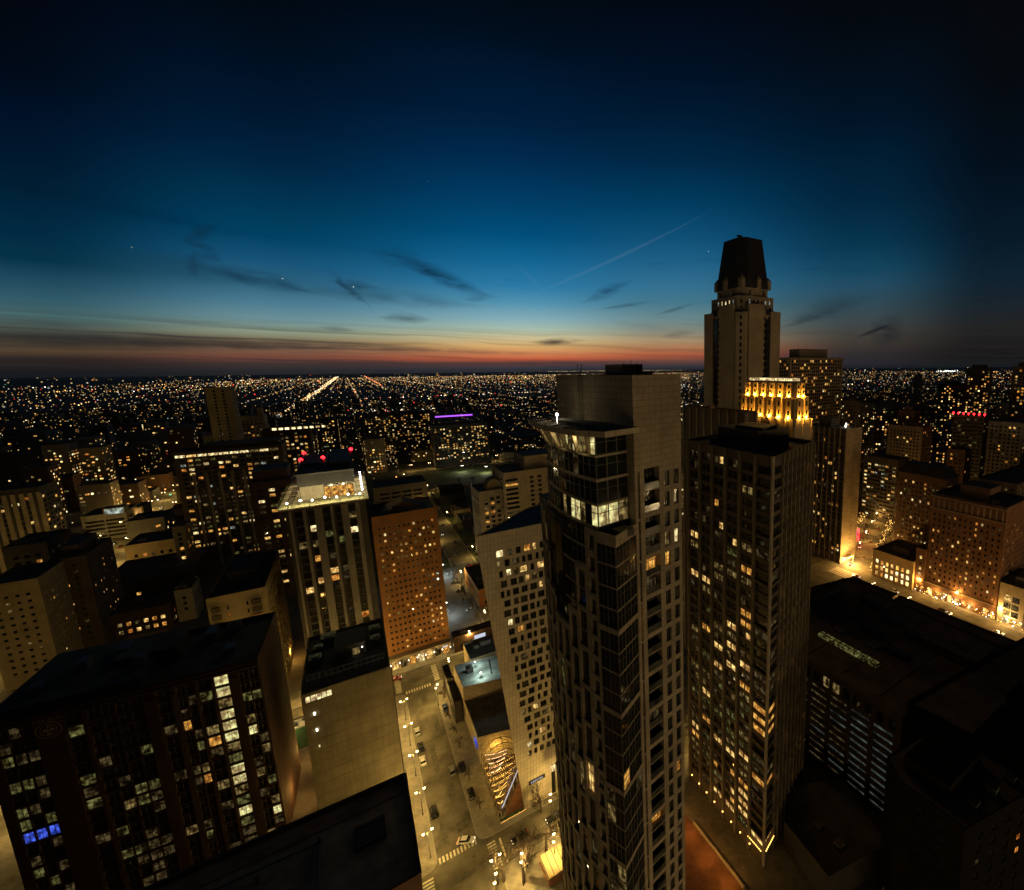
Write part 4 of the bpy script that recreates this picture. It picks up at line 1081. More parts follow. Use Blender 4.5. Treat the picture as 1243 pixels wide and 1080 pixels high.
# the bowed glass front
def arc(x0, y0, L, a0, a1, n):
    pts = [(x0, y0)]; st = L / n
    for k in range(n):
        a = rad(a0 + (a1 - a0) * (k + .5) / n); pts.append((pts[-1][0] + math.sin(a) * st, pts[-1][1] + math.cos(a) * st))
    return pts
GT = 120.6
bow = arc(25.75, 54.8, 19.2, -13, 14, 7)             # upper glass, near corner to far end
E_ = cp(-.02, 1.6); D_ = cp(-.02, 18.3)
up = [bow[0], E_, D_] + bow[:0:-1]
gw = MB()
for k in range(7):
    gw.poly([(*bow[k + 1], 80), (*bow[k], 80), (*bow[k], GT + 3), (*bow[k + 1], GT + 3)])
gw.poly([(*bow[0], 80), (*E_, 80), (*E_, GT + 3), (*bow[0], GT + 3)]); gw.poly([(*D_, 80), (*bow[7], 80), (*bow[7], GT + 3), (*D_, GT + 3)])
# glass shell is made of room-high panes, floor by floor
pane_edges = [(bow[0], E_)] + [(bow[k + 1], bow[k]) for k in range(7)]
cnt = 0
sl = MB()
for f in range(10):
    z0_ = GT - (f + 1) * 3.3 if f else GT; z1_ = z0_ + (3.3 if f else 3.0)
    if f == 0: z0_, z1_ = GT, GT + 2.9
    else: z0_, z1_ = GT - f * 3.3, GT - (f - 1) * 3.3
    for ei, (p, q) in enumerate(pane_edges):
        L = math.hypot(q[0] - p[0], q[1] - p[1]); u = Vector((q[0] - p[0], q[1] - p[1])) / L; n = Vector((u.y, -u.x))
        nn = 3 if ei == 0 else 2
        for s_ in range(nn):
            w = L / nn
            g = 'dark_glass'
            if f == 0: g = 'lit_bright' if (ei in (2, 3) and s_ == 0) or (ei == 1 and s_ == 1) else ('lit_dim' if 0 < ei < 6 else 'dark_glass')
            elif f == 3: g = 'lit_bright' if (ei == 0 and s_ < 2) or (ei, s_) in ((1, 1), (2, 0), (3, 1)) else ('lit_dim' if ei < 5 and s_ else 'dark_glass')
            elif R.random() < .09: g = 'lit_' + R.choice(['faint', 'green', 'dim', 'faint'])
            me = window_mesh(w - .02, z1_ - z0_ - .34, g, 'frame', 0)
            mesh_obj('window', me, t, (p[0] + u.x * (s_ * w + .01) + n.x * .08 - base[0], p[1] + u.y * (s_ * w + .01) + n.y * .08 - base[1], z0_ + .3 - base[2]), (0, 0, math.atan2(u.y, u.x)))
    ring = [bow[0], E_, D_] + bow[:0:-1]
    big = offset_poly(ccw(ring), -.22)
    MB().prism(big, z0_, z0_ + .24 + (.12 if f % 2 else 0), 0, True, None, True).build('floor_band', 'tan' if f else 'stone', t, base)
gw.build('glass_core', 'dark_glass', t, base)
# slanted white columns under the canopy
for k in range(7):
    p, q = bow[k], bow[k + 1]; m = ((p[0] + q[0]) / 2, (p[1] + q[1]) / 2); cen = (31, 65)
    d = Vector((m[0] - cen[0], m[1] - cen[1])).normalized()
    MB().tube((m[0] + d.x * .3, m[1] + d.y * .3, GT + .3), (m[0] + d.x * 1.5, m[1] + d.y * 1.5, GT + 3.0), .22, .42, 6).build('canopy_column', 'stone', t, base)
can = [cp(-.03, -1.2), (25.6, 51.6)] + arc(24.2, 52.5, 24, -19, 17, 8)[1:] + [cp(-.03, 19.6)]
can = ccw(can)
MB().prism(can, GT + 3.0, GT + 3.75, 0, True, 1, True).build('canopy', ['stone', 'roof_grey'], t, base)
inn = offset_poly(can, 2.4)
MB().prism(inn, GT + 3.751, GT + 4.3, 0, True, 1).build('canopy_roof', ['stone', 'roof'], t, base)
for k in range(7):
    p, q = inn[(k + 2) % len(inn)], can[(k + 2) % len(can)]
    MB().tube((p[0], p[1], GT + 3.95), (q[0] * .9 + p[0] * .1, q[1] * .9 + p[1] * .1, GT + 3.8), .09, .09, 4).build('canopy_rib', 'stone', t, base)
x, y = at(676, 503, GT + 5.); LEFTLAMP.append((x, y, GT + 5.6)); MB().ball((x, y, GT + 5.), .22).tube((x, y, GT + 3.75), (x, y, GT + 4.8), .05, .05, 5).build('roof_lamp', 'white_glow', t, base)

# lower body: pointed glazed corner, pier of windows, bowed frame of piers
T_ = (26.55, 51.6); LZ = 112.8
K1 = (T_[0] + math.sin(rad(-19)) * 3.4, T_[1] + math.cos(rad(-19)) * 3.4)
bow2 = arc(K1[0], K1[1], 21.5, -16, 14, 8)
E2 = cp(-.05, .15)
lowp = ccw([T_, E2, cp(-.05, 18.4)] + bow2[::-1])
MB().prism(offset_poly(lowp, .62), .14, LZ - 3.3, 0, True, 1).build('lower_core', ['dark_glass', 'roof_grey'], t, base)
LF = 3.15
nfl = int((LZ - 4) / LF)
# pointed corner: panes and slab edges floor by floor
for f in range(nfl):
    z1_ = LZ - 3.4 - f * LF; z0_ = z1_ - LF
    if z0_ < 1: break
    for (p, q, nn) in ((K1, T_, 2), (T_, E2, 3)):
        L = math.hypot(q[0] - p[0], q[1] - p[1]); u = Vector((q[0] - p[0], q[1] - p[1])) / L; n = Vector((u.y, -u.x))
        for s_ in range(nn):
            w = L / nn; g = 'dark_glass'
            if q is T_ and f > 11 and R.random() < .3: g = 'lit_' + R.choice(['green', 'dim', 'faint', 'green'])
            elif R.random() < .04: g = 'lit_' + R.choice(['amber', 'faint'])
            me = window_mesh(w - .02, LF - .2, g, 'frame', 1)
            mesh_obj('window', me, t, (p[0] + u.x * (s_ * w + .01) + n.x * .08 - base[0], p[1] + u.y * (s_ * w + .01) + n.y * .08 - base[1], z0_ + .1 - base[2]), (0, 0, math.atan2(u.y, u.x)))
    thick = f % 4 == 0
    tri = [K1, T_, E2]
    d = .18 if thick else .12
    n1 = Vector((T_[1] - K1[1], -(T_[0] - K1[0]))).normalized(); n2 = Vector((E2[1] - T_[1], -(E2[0] - T_[0]))).normalized(); nt_ = (n1 + n2).normalized() * 1.25
    P_ = lambda p, nv, o: (p[0] + nv.x * o, p[1] + nv.y * o)
    hh = .85 if thick else .2
    MB().prism(ccw([P_(K1, n1, .01), P_(K1, n1, d), P_(T_, nt_, d), P_(T_, nt_, .01)]), z1_ - hh * .5, z1_ + hh * .5, 0, True, None, True).build('floor_band', 'tan', t, base)
    MB().prism(ccw([P_(T_, nt_, .01), P_(T_, nt_, d), P_(E2, n2, d), P_(E2, n2, .01)]), z1_ - hh * .5, z1_ + hh * .5, 0, True, None, True).build('floor_band', 'tan', t, base)
MB().prism(ccw([P_(K1, n1, .02), P_(K1, n1, .3), P_(T_, nt_, .3), P_(T_, nt_, .02)]), LZ - 3.3, LZ - 2.2).build('parapet', 'tan', t, base)
MB().prism(ccw([P_(T_, nt_, .02), P_(T_, nt_, .3), P_(E2, n2, .3), P_(E2, n2, .02)]), LZ - 3.3, LZ - 2.2).build('parapet', 'tan', t, base)
MB().prism(pg(-3.5, -1.2, -1, 1.), LZ - 3.29, LZ - 2.3).build('planter', 'dark', t, base)
# bowed frame with openings
fw = MB(); jb = (MB(), ['dark_glass'])
tops = [LZ - 2.2, LZ - 8, 97, 93.5, 93.5, 97, LZ - 9, LZ - 3]
for k in range(8):
    p, q = bow2[k + 1], bow2[k]; L = math.hypot(q[0] - p[0], q[1] - p[1])
    zt = tops[k]
    if k == 0: rws = [(zt - 3.2 - i * LF, zt - .95 - i * LF) for i in range(40) if zt - 3.2 - i * LF > 5]; cl = [(L * .26, L * .74)]
    else: rws = [(zt - 1 - (i + 1) * 2 * LF + .8, zt - 1 - i * 2 * LF) for i in range(20) if zt - 1 - (i + 1) * 2 * LF > 5]; cl = [(L * .13, L * .87)]
    wn_, o_, u_ = facade(fw, p, q, .14, zt, cl, rws, .4)
    fill_windows(t, base, wn_, o_, u_, .4, .12 if k else .03, 'dim', 'frame', 1 if k == 0 else 2, True, jb, cap=400)
    fw.poly([(*p, zt), (*q, zt), (q[0] + .5, q[1] + .1, zt), (p[0] + .5, p[1] + .1, zt)])
fw.build('bowed_wall', 'tan', t, base)
if jb[0].f: jb[0].build('windows', jb[1], t, base, 'stuff')

# ------------------------------------------------------------------ 10. dark tower with the pointed glass corner
DK = [(78, 72), (104.5, 81), (106, 112), (78.5, 106)]
dirL = Vector((DK[0][0] - DK[3][0], DK[0][1] - DK[3][1])).normalized()
L3 = math.hypot(DK[0][0] - DK[3][0], DK[0][1] - DK[3][1]); L0 = math.hypot(26.5, 9)
def dk_left(L): 
    r = []
    for k in range(5):
        x = 1.0 + k * 5.5; r += [(x + .7, x + 2.55), (x + 2.75, x + 4.6)]
    return r + [(28.9 + .1, L - .45)]
def dk_right(L): 
    r = [(.45, 5.2)]
    for k in range(8): r += [(5.9 + k * 2.7, 7.75 + k * 2.7)]
    return [c for c in r if c[1] < L - .3]
def dk_fix(nc, corner):
    st = {}
    def fn(ci, ri):
        top = 34 - ri
        if ci == corner:
            if ri in (33,): return None
            if top in (18, 19): return 'faint'
            if ri in (11, 12, 13): return 'amber'
            if ri in (7, 6): return 'faint' if ri == 7 else 'amber'
            if ri == 0: return 'warm'
            return 'faint' if R.random() < .1 else ''
        if corner == 0: 
            if top == 1 and ci in (6, 7): return 'amber'
            return R.choice(['dim', 'faint', 'warm', 'amber', 'dim']) if R.random() < .12 + .007 * top else ''
        pr = ci // 2
        if (pr, ri) not in st: st[(pr, ri)] = R.choice(['warm', 'dim', 'warm', 'green', 'amber', 'dim', 'faint']) if R.random() < .22 + .018 * top else ''
        s = st[(pr, ri)]
        return s if (s and R.random() < .85) else ('faint' if R.random() < .1 else '')
    return fn
rowsD = [(5.2 + k * 3.0, 7.1 + k * 3.0) for k in range(35)]
t, b = building('apartment_tower', 'dark ribbed apartment tower with a glazed corner rising right of the bowed stone tower', DK, 111, 'dark_brown', par=.8, units=3, penthouse=(.25, .7, .3, .7, 4.5),
                spec=dict(rows=rowsD, depth=.3, inst=True, mull=1, floorvar=.2), edges={3: dict(cols=dk_left, fixed=dk_fix(11, 10)), 0: dict(cols=dk_right, fixed=dk_fix(9, 0))})
uL = dirL; nL = Vector((uL.y, -uL.x)); uR = Vector((26.5, 9)).normalized(); nR = Vector((uR.y, -uR.x))
for k in range(6):
    s = 1.0 + k * 5.5; o = DK[3]
    q = [(o[0] + uL.x * (s - .35) + nL.x * .002, o[1] + uL.y * (s - .35) + nL.y * .002), (o[0] + uL.x * (s - .35) + nL.x * .55, o[1] + uL.y * (s - .35) + nL.y * .55), (o[0] + uL.x * (s + .35) + nL.x * .55, o[1] + uL.y * (s + .35) + nL.y * .55), (o[0] + uL.x * (s + .35) + nL.x * .002, o[1] + uL.y * (s + .35) + nL.y * .002)]
    MB().prism(ccw(q), .2, 111.6).build('pier', 'fin', t, b)
for k in range(9):
    s = 5.55 + k * 2.7; o = DK[0]
    if s > L0: break
    q = [(o[0] + uR.x * (s - .22) + nR.x * .002, o[1] + uR.y * (s - .22) + nR.y * .002), (o[0] + uR.x * (s - .22) + nR.x * .5, o[1] + uR.y * (s - .22) + nR.y * .5), (o[0] + uR.x * (s + .22) + nR.x * .5, o[1] + uR.y * (s + .22) + nR.y * .5), (o[0] + uR.x * (s + .22) + nR.x * .002, o[1] + uR.y * (s + .22) + nR.y * .002)]
    MB().prism(ccw(q), .2, 111.4).build('pier', 'fin', t, b)
MB().tube((DK[0][0] - .1, DK[0][1] - .15, .2), (DK[0][0] - .1, DK[0][1] - .15, 112), .42, .42, 8).build('corner_column', 'limestone', t, b)
for k in range(9):
    MB().prism(ccw([(DK[0][0] + uR.x * 5.4 + nR.x * .3, DK[0][1] + uR.y * 5.4 + nR.y * .3), (DK[0][0] - .35, DK[0][1] - .4), (DK[0][0] - uL.x * 5.2 + nL.x * .3, DK[0][1] - uL.y * 5.2 + nL.y * .3), (DK[0][0] + .3, DK[0][1] + .3)]), 7.4 + k * 12, 8.1 + k * 12, 0, True, None, True).build('corner_band', 'dark_brown', t, b)
for k in range(9):
    f = .6 + k * .6
    for u_, n_ in ((-uL, nL), (uR, nR)): MB().ball((DK[0][0] + u_.x * f + n_.x * .5, DK[0][1] + u_.y * f + n_.y * .5, 4.4), .16).build('entrance_lamp', 'fairy', t, b)
for k in range(8):
    s = 3 + k * 3.8; MB().ball((DK[3][0] + uL.x * s + nL.x * .9, DK[3][1] + uL.y * s + nL.y * .9, 3.2), .22).build('wall_lamp', 'fairy', t, b)
MB().prism([(84, 80), (97, 84), (97, 100), (84, 96)], 111.02, 113.5).prism([(87, 84), (95, 86.5), (95, 97), (87, 94.5)], 113.501, 116.5).build('penthouse', 'dark', t, b)
wl_ = thing('low_wall', 'low kerb wall edging the orange-lit plaza below the dark tower', 'wall', (70, 81, .145))
MB().box(69.7, 70.1, 71, 92, .145, 1.0).build('wall', 'stone', wl_, (70, 81, .145))
structure('plaza', MB().poly([(44, 62, .15), (69.6, 62, .15), (69.6, 106, .15), (44, 106, .15)]), 'brick_pave')

# ------------------------------------------------------------------ 11. towers behind it
def ribbed(name, label, pts, z, wallm, rib, edge_list, step, depth=.6, w=.6, **kw):
    t, b = building(name, label, pts, z, wallm, **kw)
    p = ccw([tuple(q) for q in pts])
    for e in edge_list:
        a, c = Vector(p[e]), Vector(p[(e + 1) % len(p)]); L = (c - a).length; u = (c - a) / L; n = Vector((u.y, -u.x)); k = int(L / step)
        for i in range(k + 1):
            s = i * L / k; q = [a + u * (s - w / 2) + n * .002, a + u * (s - w / 2) + n * depth, a + u * (s + w / 2) + n * depth, a + u * (s + w / 2) + n * .002]
            MB().prism(ccw([(v.x, v.y) for v in q]), .2, z + .6).build('rib', rib, t, b)
    return t, b
ribbed('ribbed_building', 'tan ribbed block with a flat dark roof between the bowed tower and the floodlit crown', rect(119.5, 124.5, 124, 163), 115, 'dark_brown', 'limestone', (3, 0), 4.4, spec=dict(bay=4.4, fh=3.2, ww=2.4, wh=1.8, p=.05, pal='dim', margin=.3, top=22), par=1., units=2)
# crown lit from below
CB = rect(144, 154.5, 122, 155)
t, b = ribbed('crowned_tower', 'stepped stone tower whose two top tiers glow amber under floodlights', CB, 111, 'limestone', 'limestone', (3, 0), 4.2, spec=dict(bay=2.1, fh=3.4, ww=.9, wh=1.7, p=.06, pal='dim', top=6), par=.6, units=0)
for zz, ins, hh in ((111.02, .9, 8.6), (119.63, 2.2, 5.4), (125.04, 3.2, 1.5)):
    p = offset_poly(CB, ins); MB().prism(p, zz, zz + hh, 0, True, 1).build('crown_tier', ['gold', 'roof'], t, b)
    n = len(p)
    for e in (3, 0):
        a, c = Vector(p[e]), Vector(p[(e + 1) % n]); L = (c - a).length; u = (c - a) / L; nn = Vector((u.y, -u.x)); kk = 6 if e == 3 else 2
        if hh < 3: continue
        for i in range(kk):
            s = (i + .5) * L / kk; w = L / kk * .5
            q = [a + u * (s - w / 2) + nn * .002, a + u * (s - w / 2) + nn * .7, a + u * (s + w / 2) + nn * .7, a + u * (s + w / 2) + nn * .002]
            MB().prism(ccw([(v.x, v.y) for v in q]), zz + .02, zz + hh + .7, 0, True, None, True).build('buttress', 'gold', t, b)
            q = [a + u * (s - .5) + nn * .71, a + u * (s + .5) + nn * .71]
            for j in range(2): MB().poly([(q[0].x, q[0].y, zz + 1.6 + j * hh * .45), (q[1].x, q[1].y, zz + 1.6 + j * hh * .45), (q[1].x, q[1].y, zz + 1.6 + j * hh * .45 + hh * .25), (q[0].x, q[0].y, zz + 1.6 + j * hh * .45 + hh * .25)]).build('window', 'dark_glass', t, b)
            g = a + u * s + nn * 1.35
            lo = MB().box(g.x - .3, g.x + .3, g.y - .3, g.y + .3, zz - .35, zz - .05); lo.build('floodlight', 'dark_steel', t, b)
            FLOODS.append((a.x + u.x * s + nn.x * 1.15, a.y + u.y * s + nn.y * 1.15, zz + .9))
MB().prism(offset_poly(CB, 3.6), 126.55, 127.6).build('crown_light', 'lit_pale', t, b)
FLOODS2.append((149, 138, 129.5))
# mansard skyscraper: stepped shaft, octagonal lantern floor, steep slate roof
mc = (178.5, 189.5)
def sq(h, cut=0.):
    if not cut: return [(mc[0] - h, mc[1] - h), (mc[0] + h, mc[1] - h), (mc[0] + h, mc[1] + h), (mc[0] - h, mc[1] + h)]
    return [(mc[0] - h + cut, mc[1] - h), (mc[0] + h - cut, mc[1] - h), (mc[0] + h, mc[1] - h + cut), (mc[0] + h, mc[1] + h - cut), (mc[0] + h - cut, mc[1] + h), (mc[0] - h + cut, mc[1] + h), (mc[0] - h, mc[1] + h - cut), (mc[0] - h, mc[1] - h + cut)]
base = (mc[0], mc[1], .14)
t = thing('mansard_skyscraper', 'tallest stone skyscraper topped by a steep dark mansard roof against the dusk sky', 'skyscraper', base)
wall = MB(); jn = (MB(), ['dark_glass'])
H1, H2, H3 = 159.8, 168.2, 176.6
for (pts, z0_, z1_) in ((sq(15.6, 3.4), .14, H1), (sq(13.2, 3.2), H1, H2), (sq(11.2, 3.6), H2, H3 - 4)):
    n = len(pts)
    for e in range(n):
        p, q = pts[e], pts[(e + 1) % n]; L = math.hypot(q[0] - p[0], q[1] - p[1])
        if not faces_cam(p, q): facade(wall, p, q, z0_, z1_, [], []); continue
        cl = grid_cols(L, 2.9, 1.15, .5); rw = grid_rows(z0_ + (95 if z0_ < 1 else .6), z1_ - 1, 3.35, 1.9, .8)
        w_, o_, u_ = facade(wall, p, q, z0_, z1_, cl, rw, .35)
        def fx(ci, ri, z0_=z0_, e=e): return R.choice(['cool', 'pale', 'amber', 'cool']) if z0_ == H1 and ri == 1 and R.random() < .55 else ''
        fill_windows(t, base, w_, o_, u_, .35, .03, 'warm', 'frame', 0, False, jn, fixed=fx)
    wall.poly([(x, y, z1_) for x, y in pts])
wall.build('wall', 'limestone', t, base); jn[0].build('windows', jn[1], t, base, 'stuff')
# projecting bays and dark recessed glazing strips
for dx, dy, wx, wy, zt in ((-1, -.35, .9, 5.2, H1 + 4), (-.35, -1, 5.2, .9, H1 + 4), (.55, -1, 3.6, .9, H1 + 1), (-1, .55, .9, 3.6, H1 + 1)):
    x, y = mc[0] + dx * 15.6, mc[1] + dy * 15.6
    MB().box(x - wx, x + wx, y - wy, y + wy, 60, zt).build('bay', 'limestone', t, base)
for (x0, x1, y0, y1) in ((mc[0] - 15.9, mc[0] - 15.61, mc[1] + 2.0, mc[1] + 5.2), (mc[0] + 1.6, mc[0] + 6.2, mc[1] - 15.9, mc[1] - 15.61)):
    MB().box(x0, x1, y0, y1, 100, H1 - 3).build('glazed_strip', 'dark_glass', t, base)
    for k in range(18): MB().box(x0 - (.5 if x1 - x0 < 1 else 0), x1 + (0 if x1 - x0 < 1 else 0), y0 - (.5 if y1 - y0 < 1 else 0), y1, 102 + k * 3.35, 102.3 + k * 3.35).build('balcony', 'dark', t, base)
for k in range(8):
    a = math.pi / 4 * k + .39; r = 12.9
    MB().box(mc[0] + r * math.cos(a) - .8, mc[0] + r * math.cos(a) + .8, mc[1] + r * math.sin(a) - .8, mc[1] + r * math.sin(a) + .8, H2 - .5, H2 + 2.6).build('turret', 'limestone', t, base)
    a += .39; r = 15.6
    MB().box(mc[0] + r * math.cos(a) - .9, mc[0] + r * math.cos(a) + .9, mc[1] + r * math.sin(a) - .9, mc[1] + r * math.sin(a) + .9, H1 - .5, H1 + 2.2).build('turret', 'limestone', t, base)
lo, hi = sq(11.4, 4), sq(8.6, 3.2)
mb = MB(); n = 8; z0_, z1_ = H3 - 4, H3 + 21
for e in range(n):
    j = (e + 1) % n; mb.poly([(*lo[e], z0_ + 3), (*lo[j], z0_ + 3), (*hi[j], z1_), (*hi[e], z1_)])
    mb.poly([(*lo[e], z0_), (*lo[j], z0_), (*lo[j], z0_ + 3), (*lo[e], z0_ + 3)])
mb.poly([(*p, z1_) for p in hi]); mb.build('mansard_roof', 'mansard', t, base)
for e in range(n):
    p, q = lo[e], lo[(e + 1) % n]; m = ((p[0] + q[0]) / 2, (p[1] + q[1]) / 2)
    MB().box(m[0] - 1.3, m[0] + 1.3, m[1] - 1.3, m[1] + 1.3, z0_ + .01, z0_ + 4.2).poly([(m[0] - 1.5, m[1] - 1.5, z0_ + 4.22), (m[0] + 1.5, m[1] - 1.5, z0_ + 4.22), (m[0], m[1], z0_ + 6.5)]).poly([(m[0] - 1.5, m[1] + 1.5, z0_ + 4.22), (m[0] - 1.5, m[1] - 1.5, z0_ + 4.22), (m[0], m[1], z0_ + 6.5)]).build('dormer', 'limestone', t, base)
MB().prism(sq(3.4, .8), z1_ + .02, z1_ + 1.).tube((mc[0] - 3, mc[1], z1_ + 1), (mc[0] - 2, mc[1], z1_ + 2.6), .5, .5, 6).box(mc[0] - 4, mc[0] - 1, mc[1] - .6, mc[1] + .6, z1_ + 2.3, z1_ + 3).build('roof_plant', 'dark_steel', t, base)

# ------------------------------------------------------------------ 12. right of the dark tower
x0, y0 = 261.0, 178.0
zS = 91.5
t, b = ribbed('slab_tower', 'slender slab with a windowless end wall lit orange from the street below', rect(261, 277.5, 178, 178 + 34), zS, 'dark_brown', 'limestone', (3,), 4.2, depth=.5, w=.55, spec=dict(bay=2.1, fh=3.1, ww=1.6, wh=1.8, p=.14, pal='amber', margin=.3, mull=0), edges={0: 'blank'}, par=.8, units=3, penthouse=(.3, .8, .45, .75, 6))
MB().box(260.4, 278, 177.5, 177.998, .2, zS + .9).build('end_wall', 'tan', t, b)
for k in range(26): MB().box(270.2, 270.7, 177.40, 177.498, 6 + k * 3.1, 7.2 + k * 3.1).build('wall_slot', 'dark', t, b)
for k in range(5): MB().tube((263 + k * 3, 180 + k * 2, zS), (263 + k * 3, 180 + k * 2, zS + 2), .06, .06, 5, 1).ball((263 + k * 3, 180 + k * 2, zS + 2.2), .5, 0).build('roof_lamp', ['white_glow', 'steel'], t, b)
MB().box(262.5, 270, 173.8, 177.3, 4.6, 5.1).box(262.5, 262.8, 173.8, 174.1, .15, 4.599).box(269.7, 270, 173.8, 174.1, .15, 4.599).build('entrance_canopy', 'stone', t, b)
MB().box(263, 269.5, 174.2, 177, 4.3, 4.55).build('canopy_light', 'white_glow', t, b)

# grid-windowed tower
Yg = 300.
gx0, gx1 = Yg * tz(959, 446), Yg * tz(1023, 446)
t, b = building('grid_tower', 'pale grid-fronted tower with a square rooftop plant box just above the skyline', rect(gx0, gx1, Yg, Yg + 22), 140.5, 'limestone', par=1., units=0, penthouse=(.22, .75, .2, .8, 9), spec=dict(bay=3.0, fh=3.3, ww=2.3, wh=2.2, p=.13, pal='amber', mull=0, top=.8, sill=.6))
for k in range(4): MB().tube((gx0 + 14 + k * 6, Yg + 8, 149.5), (gx0 + 14 + k * 6, Yg + 8, 152 + k % 2 * 3), .12, .1, 5).build('aerial', 'dark_steel', t, b)

# car park block with the big dark roof
GZ = 35.
GP = [(116, 57), (176, 50), (178, 119), (116, 119)]
def gar_cols(L): return [(1.2 + k * 7.5, 7.3 + k * 7.5) for k in range(int(L / 7.5))]
t, b = building('parking_garage', 'wide dark-roofed block with teal-lit parking decks on its flank', GP, GZ, 'dark_brown', par=.9, units=6, roofm='roof', penthouse=(.62, .86, .05, .3, 3.4),
                spec=dict(rows=[(2. + k * 2.55, 3.25 + k * 2.55) for k in range(11)], cols=gar_cols, depth=.6, p=.9, pal='office', mull=0, floorvar=.1, fixed=lambda c, r: ('teal' if (c > 5 or R.random() < .4) else 'faint') if r < 11 else ''), edges={1: 'blank', 2: 'blank', 0: dict(p=.1, fixed=None, pal='dim')})
for k in range(16): MB().box(115.6, 115.99, 58.6 + k * 3.7, 60.6 + k * 3.7, 30.6, 33.6).build('upper_window', 'dark_glass' if k not in (6, 5) else 'lit_dim', t, b)
sk = MB()
MB().box(131, 133.6, 74, 97, GZ + .02, GZ + 1.0, 0).build('skylight', 'lit_green', t, b)
for k in range(12): MB().box(130.9, 133.7, 73.9 + k * 2.1, 74.1 + k * 2.1, GZ + .5, GZ + 1.12).build('glazing_bar', 'dark_steel', t, b)
MB().box(132.2, 132.4, 74.15, 96.9, GZ + 1.001, GZ + 1.1).build('glazing_bar', 'dark_steel', t, b)
for k in range(6): MB().box(142 + k * 4.5, 145 + k * 4.5, 70 + (k % 3) * 12, 78 + (k % 3) * 12, GZ + .02, GZ + 1.4 + (k % 2)).build('roof_plant', 'dark_steel', t, b)
for k in range(4): MB().box(120, 176, 66 + k * 13, 66.3 + k * 13, GZ + .02, GZ + .3).build('roof_seam', 'roof_grey', t, b)
MB().box(150, 166, 111, 113, GZ + .02, GZ + 2).build('roof_screen', 'grey', t, b)
t, b = building('low_rooftop', 'low dark roof filling the corner between the wide parking block and the bright crossing', [(182, 122.5), (234, 122.5), (234, 150), (205, 156), (182, 156)], 8, 'dark', units=6, spec=dict(bay=4, fh=4, ww=2, wh=2, p=.5, pal='amber'), penthouse=(.3, .6, .3, .6, 3))
t, b = building('low_rooftop', 'long low dark roof with sheds along the shopping street beyond the parking block', [(179.5, 52), (233, 44), (232, 120), (179.5, 120)], 9, 'dark', units=9, spec=dict(bay=4, fh=4, ww=2, wh=2, p=.4, pal='amber'), penthouse=(.1, .4, .5, .8, 4))
# dark near block with a gable, lower right
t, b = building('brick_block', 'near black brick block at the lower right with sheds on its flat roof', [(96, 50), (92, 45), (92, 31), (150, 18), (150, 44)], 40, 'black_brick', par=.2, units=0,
                spec=dict(bay=4.5, fh=3.4, ww=1.6, wh=1.7, p=.1, pal='amber'))
for (x0_, x1_, y0_, y1_, zz_) in ((96, 112, 36, 46, 43.5), (116, 134, 27, 40, 42.6), (137, 146, 26, 40, 44.5)): MB().box(x0_, x1_, y0_, y1_, 40.02, zz_).build('roof_shed', 'black_brick', t, b)
for k in range(7): MB().box(98 + k * 6.5, 100 + k * 6.5, 31.5 - k * 1.1, 33.4 - k * 1.1, 40.02, 41.3 + (k % 2) * .6).build('roof_plant', 'dark_steel', t, b)
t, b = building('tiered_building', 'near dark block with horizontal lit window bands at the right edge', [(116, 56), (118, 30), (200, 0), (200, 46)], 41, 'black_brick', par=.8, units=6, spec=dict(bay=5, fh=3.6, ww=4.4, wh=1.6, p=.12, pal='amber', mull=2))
t, b = building('low_building', 'low dark flat roof with two square hatches under the dark tower', [(84, 56), (104, 52), (112, 72), (97, 79), (86, 72)], 8, 'dark', par=.6, units=0, spec=dict(bay=4, fh=3.5, ww=1.5, wh=1.6, p=.2, pal='amber'))
for x, y in ((93, 66), (93, 59.5)): MB().box(x - 1.1, x + 1.1, y - 1.1, y + 1.1, 8.02, 8.9).build('roof_hatch', 'grey', t, b)

# shopping street on the right
t, b = building('lit_hall', 'four-storey pale corner building with every window glowing gold', rect(262, 292, 129, 155), 17, 'gold', units=4, par=.9, spec=dict(fixed=lambda c, r: R.choice(['warm', 'pale', 'pale', 'warm', 'amber']), bay=3.3, fh=3.9, ww=1.7, wh=2.5, p=.9, pal='pale', mull=1, base=.6, floorvar=.1, far=True), penthouse=(.3, .6, .3, .7, 3))
t, b = building('brick_hotel', 'old brown brick hotel with a colonnaded top floor above orange-lit shops', rect(264.5, 296, 86, 123), 60, 'red_brick', units=4, par=1.2, spec=dict(bay=2.7, fh=3.2, ww=1.0, wh=1.5, p=.3, pal='amber', mull=0, base=9, top=7, floorvar=.3), penthouse=(.25, .7, .3, .7, 7))
for k in range(13): MB().box(264.0, 264.49, 87 + k * 2.85, 87.8 + k * 2.85, 53.5, 58.6).build('pilaster', 'limestone', t, b)
for zz in (7.5, 52.6, 59.4): MB().box(263.7, 264.48, 85.6, 123.2, zz, zz + .6).build('cornice', 'limestone', t, b)
for k in range(10): MB().poly([(264.44, 88.5 + k * 3.6, .4), (264.44, 86.3 + k * 3.6, .4), (264.44, 86.3 + k * 3.6, 4.6), (264.44, 88.5 + k * 3.6, 4.6)]).build('shop_window', R.choice(['far_warm', 'far_amber', 'far_orange', 'lit_warm']), t, b)
t, b = building('annex', 'narrow yellow-windowed annex between the golden corner building and the brick hotel', rect(263.5, 290, 123.3, 128.7), 26, 'red_brick', units=1, spec=dict(bay=2.4, fh=3.4, ww=1.4, wh=1.9, p=.55, pal='warm', mull=0, base=6))
